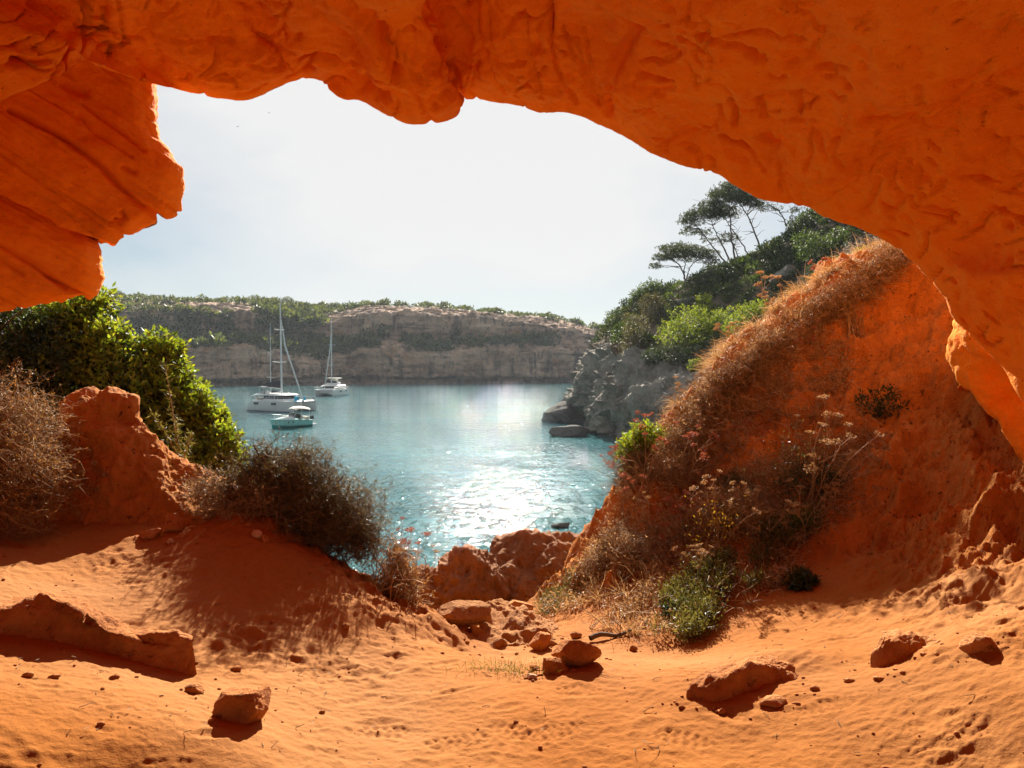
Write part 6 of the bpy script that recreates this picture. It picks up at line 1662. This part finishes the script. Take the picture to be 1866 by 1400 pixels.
def catamaran(label, loc, rz, sc, group='boats anchored in the bay', fly=False, cover=True, dinghy=False):
    root = empty('catamaran', loc, rz); tag(root, label, 'catamaran', group); root.scale = (sc, sc, sc)
    L, B, fb, hb = 11.7, 6.7, 1.85, .78
    for s in (-1, 1):
        yc = s * (B / 2 - hb)
        h = cat_hull(yc, L, fb, hb).build('hull', 'hull_shade_grey', root, .03, smooth_sh=True)
        for x0 in (-3.6, 1.0):
            for q in (-1, 1):
                w = MB(); w.box(x0, x0 + 1.25, yc + q * (hb * .985), yc + q * (hb * 1.02), fb * .62, fb * .62 + .38); w.build('hull_window', 'dark_glass', h)
        st = MB(); st.box(-L / 2 + .4, L / 2 - .4, yc - hb * .96, yc + hb * .96, .02, .10, 0, .0); st.build('boot_stripe', 'blue_grey', h)
    d = MB(); d.box(-4.9, 2.6, -B / 2 + hb * 1.1, B / 2 - hb * 1.1, .72, fb + .02); d.build('bridge_deck', 'white', root, .05)
    c = MB(); c.tube([(L / 2 - .5, -B / 2 + hb, fb * .95), (L / 2 - .5, B / 2 - hb, fb * .95)], .10, 8); c.build('crossbeam', 'grey_mast', root)
    n = MB()
    for x in np.linspace(2.6, L / 2 - .55, 12): n.box(x, x + .05, -B / 2 + hb * 1.4, B / 2 - hb * 1.4, fb - .22, fb - .20)
    for y in np.linspace(-B / 2 + hb * 1.4, B / 2 - hb * 1.4, 14): n.box(2.6, L / 2 - .5, y - .02, y + .02, fb - .245, fb - .225)
    n.build('trampoline', 'rope', root)
    # saloon with a continuous dark window band and an overhanging white roof
    def ring(x0, x1, yw, z, fr): return [(x0, -yw, z), (x0, yw, z), (x1 - fr, yw, z), (x1, yw * .55, z), (x1, -yw * .55, z), (x1 - fr, -yw, z)]
    s1 = MB(); s1.loft([ring(-2.4, 2.3, 2.35, fb, 1.0), ring(-2.4, 2.15, 2.3, fb + .28, 1.0)]); cab = s1.build('cabin', 'white', root, .03)
    s2 = MB(); s2.loft([ring(-2.4, 2.12, 2.27, fb + .285, 1.0), ring(-2.35, 1.75, 2.15, fb + .82, .9)]); s2.build('cabin_window', 'dark_glass', cab)
    for y, x in ((2.25, -.8), (-2.25, -.8), (2.25, .5), (-2.25, .5)):
        q = MB(); q.box(x, x + .09, y - .06, y + .06, fb + .28, fb + .84); q.build('window_post', 'white', cab)
    s3 = MB(); s3.loft([ring(-4.6, 2.2, 2.55, fb + .83, 1.1), ring(-4.65, 2.3, 2.65, fb + .95, 1.1), ring(-4.3, 1.6, 2.2, fb + 1.16, .9)]); s3.build('roof', 'white', root, .04)
    for y in (-2.3, 2.3):
        for x in (-4.4, -3.4):
            q = MB(); q.tube([(x, y, fb), (x, y, fb + .9)], .045, 6); q.build('roof_post', 'steel', root)
    k = MB(); k.box(-4.6, -2.6, -2.0, -1.0, fb, fb + .45); k.box(-4.6, -4.0, -1.0, 2.0, fb, fb + .45); k.build('cockpit_seat', 'seat', root, .04)
    if fly:
        f1 = MB(); f1.box(-3.6, -.2, -1.6, 1.6, fb + 1.12, fb + 1.75, .15, .1); f1.build('flybridge', 'white', root, .06)
        f2 = MB(); f2.box(-3.2, -.7, -1.3, 1.3, fb + 1.76, fb + 2.0); f2.build('flybridge_seat', 'seat', root, .04)
        for x in (-3.5, -.4):
            for y in (-1.5, 1.5):
                q = MB(); q.tube([(x, y, fb + 1.7), (x, y, fb + 3.0)], .04, 6); q.build('flybridge_post', 'steel', root)
        f3 = MB(); f3.box(-3.8, -.1, -1.75, 1.75, fb + 3.0, fb + 3.14, .12, .12); f3.build('hardtop', 'cream', root, .05)
        ws = MB(); ws.box(-.28, -.24, -1.45, 1.45, fb + 1.76, fb + 2.35); ws.build('windscreen', 'dark_glass', root)
    else:
        hs = MB(); hs.box(-3.3, -2.4, -2.1, -1.0, fb + 1.14, fb + 1.62, .05, .05); hs.build('helm_seat', 'seat', root, .04)
        hc = MB(); hc.box(-2.3, -1.9, -1.9, -1.2, fb + 1.14, fb + 1.75, .08, .05); hc.build('helm_console', 'white', root, .04)
        wh = MB(); a = np.linspace(0, 2 * math.pi, 17); wh.tube([(-2.42, -1.55 + .33 * math.cos(q), fb + 1.7 + .33 * math.sin(q)) for q in a], .025, 5); wh.build('helm_wheel', 'steel', root)
        for x in (-3.5, -1.9):
            for y in (-2.2, -.9):
                q = MB(); q.tube([(x, y, fb + 1.1), (x, y, fb + 2.35)], .03, 6); q.build('bimini_post', 'steel', root)
        bi = MB(); bi.loft([[(x, -2.3, fb + 2.32), (x, -1.6, fb + 2.44 + z), (x, -.8, fb + 2.34), (x, -.8, fb + 2.29), (x, -1.6, fb + 2.39 + z), (x, -2.3, fb + 2.27)] for x, z in ((-3.7, 0), (-2.7, .06), (-1.8, 0))]); bi.build('bimini', 'black_canvas', root)
    # davits and rails at the stern
    for y in (-1.8, 1.8):
        q = MB(); q.tube([(-4.9, y, fb), (-5.3, y, fb + .7), (-5.9, y, fb + .75), (-6.3, y, fb + .7)], .06, 6); q.build('davit', 'steel', root)
    if dinghy:
        q = MB(); q.tube([(-6.2, -1.5, .95), (-6.2, 0, 1.0), (-6.2, 1.3, .95), (-6.25, 1.7, 1.1)], [.2, .24, .24, .14], 8); q.tube([(-6.9, -1.5, .95), (-6.9, 0, 1.0), (-6.9, 1.3, .95), (-6.5, 1.75, 1.1)], [.2, .24, .24, .14], 8); q.box(-6.8, -6.3, -1.4, 1.4, .85, .95); q.build('tender', 'white', root)
    for s in (-1, 1):
        yy = s * (B / 2 - .06)
        xs_ = np.linspace(-4.6, L / 2 - .4, 8)
        r = MB(); r.tube([(x, yy - s * .55 * max(0, (x - 2.5) / 3.4) ** 2, fb * (.93 + .1 * (x + 5.85) / 11.7) + .62) for x in xs_], .022, 5)
        r.build('guard_rail', 'steel', root)
        for x in xs_:
            p = MB(); zz = fb * (.93 + .1 * (x + 5.85) / 11.7); yq = yy - s * .55 * max(0, (x - 2.5) / 3.4) ** 2
            p.tube([(x, yq, zz - .02), (x, yq, zz + .63)], .022, 5); p.build('stanchion', 'steel', root)
    # rig
    mh = 21.2 / sc * (1.0 if sc > 1.05 else 1.06); mx = -0.2
    q = MB(); q.tube([(mx, 0, fb + .9), (mx - .05, 0, 9), (mx - .15, 0, mh)], [.17, .16, .10], 8); mast = q.build('mast', 'grey_mast', root, smooth_sh=True)
    for z, w in ((8.6, 1.5), (14.4, 1.1)):
        for s in (-1, 1):
            q = MB(); q.tube([(mx - .08, 0, z), (mx - .55, s * w, z + .12)], .05, 5); q.build('spreader', 'grey_mast', mast)
    q = MB(); q.tube([(mx - .15, 0, mh), (mx - .15, 0, mh + 1.3)], .025, 4); q.tube([(mx - .45, 0, mh + .1), (mx + .3, 0, mh + .1)], .04, 4); q.build('antenna', 'rope', mast)
    q = MB(); q.tube([(mx - .1, 0, fb + 2.05), (mx - 2.5, 0, fb + 2.25), (mx - 5.2, 0, fb + 2.4)], .10, 6); q.build('boom', 'grey_mast', root)
    if cover:
        q = MB(); q.loft([[(x, -w, z0), (x, w, z0), (x, .05, z0 + h), (x, -.05, z0 + h)] for x, w, z0, h in ((mx - .15, .16, fb + 2.15, 1.35), (mx - 1.2, .28, fb + 2.2, 1.15), (mx - 3.0, .26, fb + 2.35, .8), (mx - 5.1, .15, fb + 2.5, .35))]); q.build('sail_bag', 'black_canvas', root)
    else:
        q = MB(); q.loft([[(x, -w, z0), (x, w, z0), (x, .05, z0 + h), (x, -.05, z0 + h)] for x, w, z0, h in ((mx - .15, .14, fb + 2.15, .8), (mx - 2.0, .22, fb + 2.3, .6), (mx - 5.1, .12, fb + 2.5, .3))]); q.build('sail_bag', 'cream', root)
    q = MB(); q.tube([(L / 2 - .5, 0, fb + .1), (mx + .12 + .9, 0, mh * .60), (mx + .12, 0, mh * .83)], [.10, .14, .05], 6); q.build('furled_jib', 'furl', root)
    q = MB()
    for s in (-1, 1):
        q.tube([(mx - 1.2, s * (B / 2 - .2), fb), (mx - .55, s * 1.5, 8.72), (mx - .12, s * .05, mh * .8)], .022, 4)
        q.tube([(mx - .6, s * (B / 2 - .2), fb), (mx - .1, s * .05, 8.5)], .018, 4)
    q.tube([(L / 2 - .5, 2.4, fb), (L / 2 - .9, .1, fb + 3.4)], .015, 4); q.tube([(L / 2 - .5, -2.4, fb), (L / 2 - .9, -.1, fb + 3.2)], .015, 4)
    q.build('rigging', 'rope', root)
    if cover:
        q = MB(); q.box(4.3, 4.9, -1.2, -.5, fb - .18, fb + .85, .05, .05); q.build('deck_cover', 'blue_cover', root, .08)
        q = MB(); q.box(4.6, 4.95, .6, 1.0, fb - .18, fb + .75, .05, .05); q.build('deck_cover', 'blue_cover', root, .08)
    return root

catamaran('large white sailing catamaran lying side on, black sail cover on its boom', tuple(sea_loc(515, 748)), R(-31), 1.1)
catamaran('white catamaran further off facing the beach, with a flybridge roof', tuple(sea_loc(604, 721)), R(-96), 1.03, fly=True, cover=False)

# monohull moored behind the large catamaran
def sailboat(label, loc, rz):
    root = empty('sailing_boat', loc, rz); tag(root, label, 'sailing boat', 'boats anchored in the bay')
    m = MB(); secs = []
    L = 10.5
    for t in np.linspace(0, 1, 13):
        x = -L / 2 + L * t; w = 1.65 * (.75 + .25 * math.sin(min(1, t / .4) * math.pi / 2)) if t < .45 else 1.65 * (1 - ((t - .45) / .55) ** 2 * .97)
        top = 1.05 + .25 * t
        secs.append([(x, 0, -.5), (x, -w * .6, -.2), (x, -w * .92, .3), (x, -w, top), (x, w, top), (x, w * .92, .3), (x, w * .6, -.2)])
    m.loft(secs); m.build('hull', 'white', root, .03, smooth_sh=True)
    c = MB(); c.loft([[(x, -w, 1.15), (x, w, 1.15), (x, w * .8, 1.15 + h), (x, -w * .8, 1.15 + h)] for x, w, h in ((-1.6, 1.0, .55), (0, 1.0, .55), (1.6, .85, .45), (2.6, .5, .1))]); cb = c.build('cabin', 'white', root, .03)
    for s in (-1, 1):
        w = MB(); w.box(-1.2, 1.2, s * .93 - .04, s * .93 + .04, 1.35, 1.55); w.build('cabin_window', 'dark_glass', cb)
    q = MB(); q.tube([(.6, 0, 1.6), (.6, 0, 9), (.55, 0, 18.3)], [.11, .10, .07], 7); mast = q.build('mast', 'grey_mast', root)
    for z, w in ((6.2, 1.15), (11.8, .95)):
        for s in (-1, 1):
            q = MB(); q.tube([(.6, 0, z), (.4, s * w, z + .05)], .045, 5); q.build('spreader', 'grey_mast', mast)
    q = MB(); q.tube([(.5, 0, 2.6), (-3.4, 0, 2.7)], .08, 6); q.build('boom', 'grey_mast', root)
    q = MB(); q.loft([[(x, -.15, 2.7), (x, .15, 2.7), (x, .04, 2.7 + h), (x, -.04, 2.7 + h)] for x, h in ((.45, .6), (-1.5, .45), (-3.3, .2))]); q.build('sail_bag', 'black_canvas', root)
    q = MB(); q.tube([(L / 2 - .2, 0, 1.3), (.6, 0, 18)], .05, 5); q.tube([(-L / 2 + .1, 0, 1.1), (.55, 0, 18.2)], .012, 4)
    for s in (-1, 1): q.tube([(.3, s * 1.6, 1.2), (.4, s * 1.15, 6.25), (.4, s * .95, 11.85), (.55, 0, 17.8)], .014, 4)
    q.build('rigging', 'rope', root)
sailboat('sailing boat hidden behind the large catamaran, only its grey mast showing', tuple(sea_loc(496, 738)), R(-97))

def motorboat(label, loc, rz):
    root = empty('motor_boat', loc, rz); tag(root, label, 'motor boat', 'boats anchored in the bay')
    m = MB(); bt = MB(); secs = []; low = []
    L = 6.0
    for t in np.linspace(0, 1, 15):
        x = -L / 2 + L * t
        w = 1.15 if t < .45 else 1.15 * (1 - ((t - .45) / .55) ** 2.3 * .97)
        top = 1.0 + .38 * t; ch = .28 + .5 * max(0, t - .55) ** 1.3 * 1.6
        kz = -.35 + .75 * max(0, t - .6) ** 1.4 * 1.9
        xf = x + .35 * max(0, t - .6) * 2.5 * 0.8
        secs.append([(x, -w * .80, ch), (xf, -w, top * .86), (xf, -w * .98, top), (xf, w * .98, top), (xf, w, top * .86), (x, w * .80, ch)])
        low.append([(x, 0, kz), (x, -w * .795, ch + .005), (x, w * .795, ch + .005)])
    m.loft(secs); hull = m.build('hull', 'hull_water_tint', root, .02, smooth_sh=True)
    bt.loft(low); bt.build('hull_bottom', 'teal_bottom', hull, smooth_sh=True)
    for s in (-1, 1):
        r = MB(); r.tube([(-L / 2 + L * t + .28 * max(0, t - .6) * 2.5, s * (1.15 if t < .45 else 1.15 * (1 - ((t - .45) / .55) ** 2.3 * .97)) * 1.005, (1.0 + .38 * t) * .85) for t in np.linspace(0, .97, 12)], .035, 5); r.build('rub_rail', 'rope', hull)
        for x in (.3, 1.0):
            w = MB(); yy = s * (1.13 - .11 * max(0, x - .1) ** 1.4)
            w.tube([(x, yy - s * .03, .82), (x, yy + s * .025, .84)], .10, 10)
            v = w.v; w.f.append(tuple(range(10, 20))); w.build('porthole', 'dark_glass', hull)
    d = MB(); d.loft([[(x, -w, z0), (x, w, z0), (x, w * .7, z0 + h), (x, -w * .7, z0 + h)] for x, w, z0, h in ((-.1, 1.0, 1.15, .42), (.8, .9, 1.2, .34), (1.7, .6, 1.25, .2), (2.4, .3, 1.28, .06))]); d.build('foredeck', 'white', root, .03)
    ws = MB()
    for s in (-1, 1):
        ws.add([(-.9, s * 1.0, 1.2), (.1, s * .9, 1.5), (-.45, s * .75, 2.05), (-1.0, s * .92, 1.95), (-.9, s * .97, 1.2), (.1, s * .87, 1.5), (-.45, s * .72, 2.05), (-1.0, s * .89, 1.95)], [(0, 1, 2, 3), (7, 6, 5, 4), (0, 1, 5, 4), (1, 2, 6, 5), (2, 3, 7, 6), (3, 0, 4, 7)])
    ws.add([(.1, -.9, 1.5), (.1, .9, 1.5), (-.45, .75, 2.05), (-.45, -.75, 2.05), (.07, -.9, 1.5), (.07, .9, 1.5), (-.48, .75, 2.05), (-.48, -.75, 2.05)], [(0, 1, 2, 3), (7, 6, 5, 4), (0, 1, 5, 4), (1, 2, 6, 5), (2, 3, 7, 6), (3, 0, 4, 7)])
    wso = ws.build('windscreen', 'dark_glass', root)
    fr = MB()
    for s in (-1, 1): fr.tube([(-1.0, s * .93, 1.97), (-.46, s * .75, 2.07), (.1, s * .91, 1.5)], .03, 5)
    fr.tube([(-.46, -.75, 2.07), (-.46, .75, 2.07)], .03, 5); fr.build('windscreen_frame', 'white', wso)
    bi = MB(); bi.loft([[(x, -1.05, z - .28), (x, -.7, z - .03), (x, 0, z + .06), (x, .7, z - .03), (x, 1.05, z - .28), (x, .7, z - .07), (x, 0, z + .02), (x, -.7, z - .07)] for x, z in ((-2.6, 2.75), (-1.7, 2.95), (-.8, 2.95), (-.1, 2.7))]); bi.build('bimini', 'cream', root, smooth_sh=True)
    for x0, x1 in ((-2.3, -2.5), (-1.5, -.2)):
        for s in (-1, 1):
            p = MB(); p.tube([(x0, s * 1.05, 1.1), (x1, s * 1.0, 2.5)], .025, 5); p.build('bimini_post', 'steel', root)
    se = MB(); se.box(-2.6, -2.0, -.9, .9, 1.0, 1.5, .05, .05); se.box(-1.5, -1.0, .2, .85, 1.0, 1.75, .05, .05); se.build('seat', 'seat', root, .05)
    sp = MB(); sp.box(-L / 2 - .7, -L / 2 + .02, -.95, .95, .32, .42); sp.build('swim_platform', 'white', root, .03)
    ob = MB(); ob.box(-L / 2 - .75, -L / 2 - .25, -.25, .25, .9, 1.55, .08, .05); ob.box(-L / 2 - .6, -L / 2 - .35, -.1, .1, -.2, .9); ob.build('outboard_motor', 'black_canvas', root, .05)
    rl = MB()
    for s in (-1, 1): rl.tube([(0.2, s * 1.05, 1.65), (1.2, s * .95, 1.85), (2.2, s * .6, 1.95), (2.95, s * .05, 2.0)], .02, 5)
    rl.build('bow_rail', 'steel', root)
    for s in (-1, 1):
        for x, y in ((.6, 1.0), (1.5, .85), (2.3, .52)):
            p = MB(); p.tube([(x, s * y, 1.25), (x, s * y, 1.88)], .018, 4); p.build('rail_post', 'steel', root)
    an = MB(); an.tube([(-1.7, 0, 2.98), (-1.7, 0, 3.35)], .03, 5); an.tube([(-1.7, 0, 3.35), (-1.7, 0, 3.45)], .07, 6); an.build('mast_light', 'cream', root)
motorboat('small white motor boat with a cream canopy and teal bottom, nearest of the boats', tuple(sea_loc(530, 779)), R(230))

# ------------------------------------------------------------------ sea air
def haze_box():
    x0, x1, y0, y1, z0, z1 = -730, 730, -70, 820, -16, 62
    v = np.array([(x0, y0, z0), (x1, y0, z0), (x1, y1, z0), (x0, y1, z0), (x0, y0, z1), (x1, y0, z1), (x1, y1, z1), (x0, y1, z1)], float)
    f = np.array([(3, 2, 1, 0), (4, 5, 6, 7), (0, 1, 5, 4), (1, 2, 6, 5), (2, 3, 7, 6), (3, 0, 4, 7)])
    m = bpy.data.materials.new('sea_air'); m.use_nodes = True
    nt = m.node_tree; nt.nodes.clear()
    o = nt.nodes.new('ShaderNodeOutputMaterial'); vo = nt.nodes.new('ShaderNodeVolumePrincipled')
    vo.inputs['Color'].default_value = (0.80, 0.88, 1.0, 1); vo.inputs['Density'].default_value = 0.00012; vo.inputs['Anisotropy'].default_value = 0.2
    nt.links.new(vo.outputs[0], o.inputs['Volume'])
    tag(mesh_np('haze', v, f, m, smooth_sh=False), kind='stuff')
haze_box()
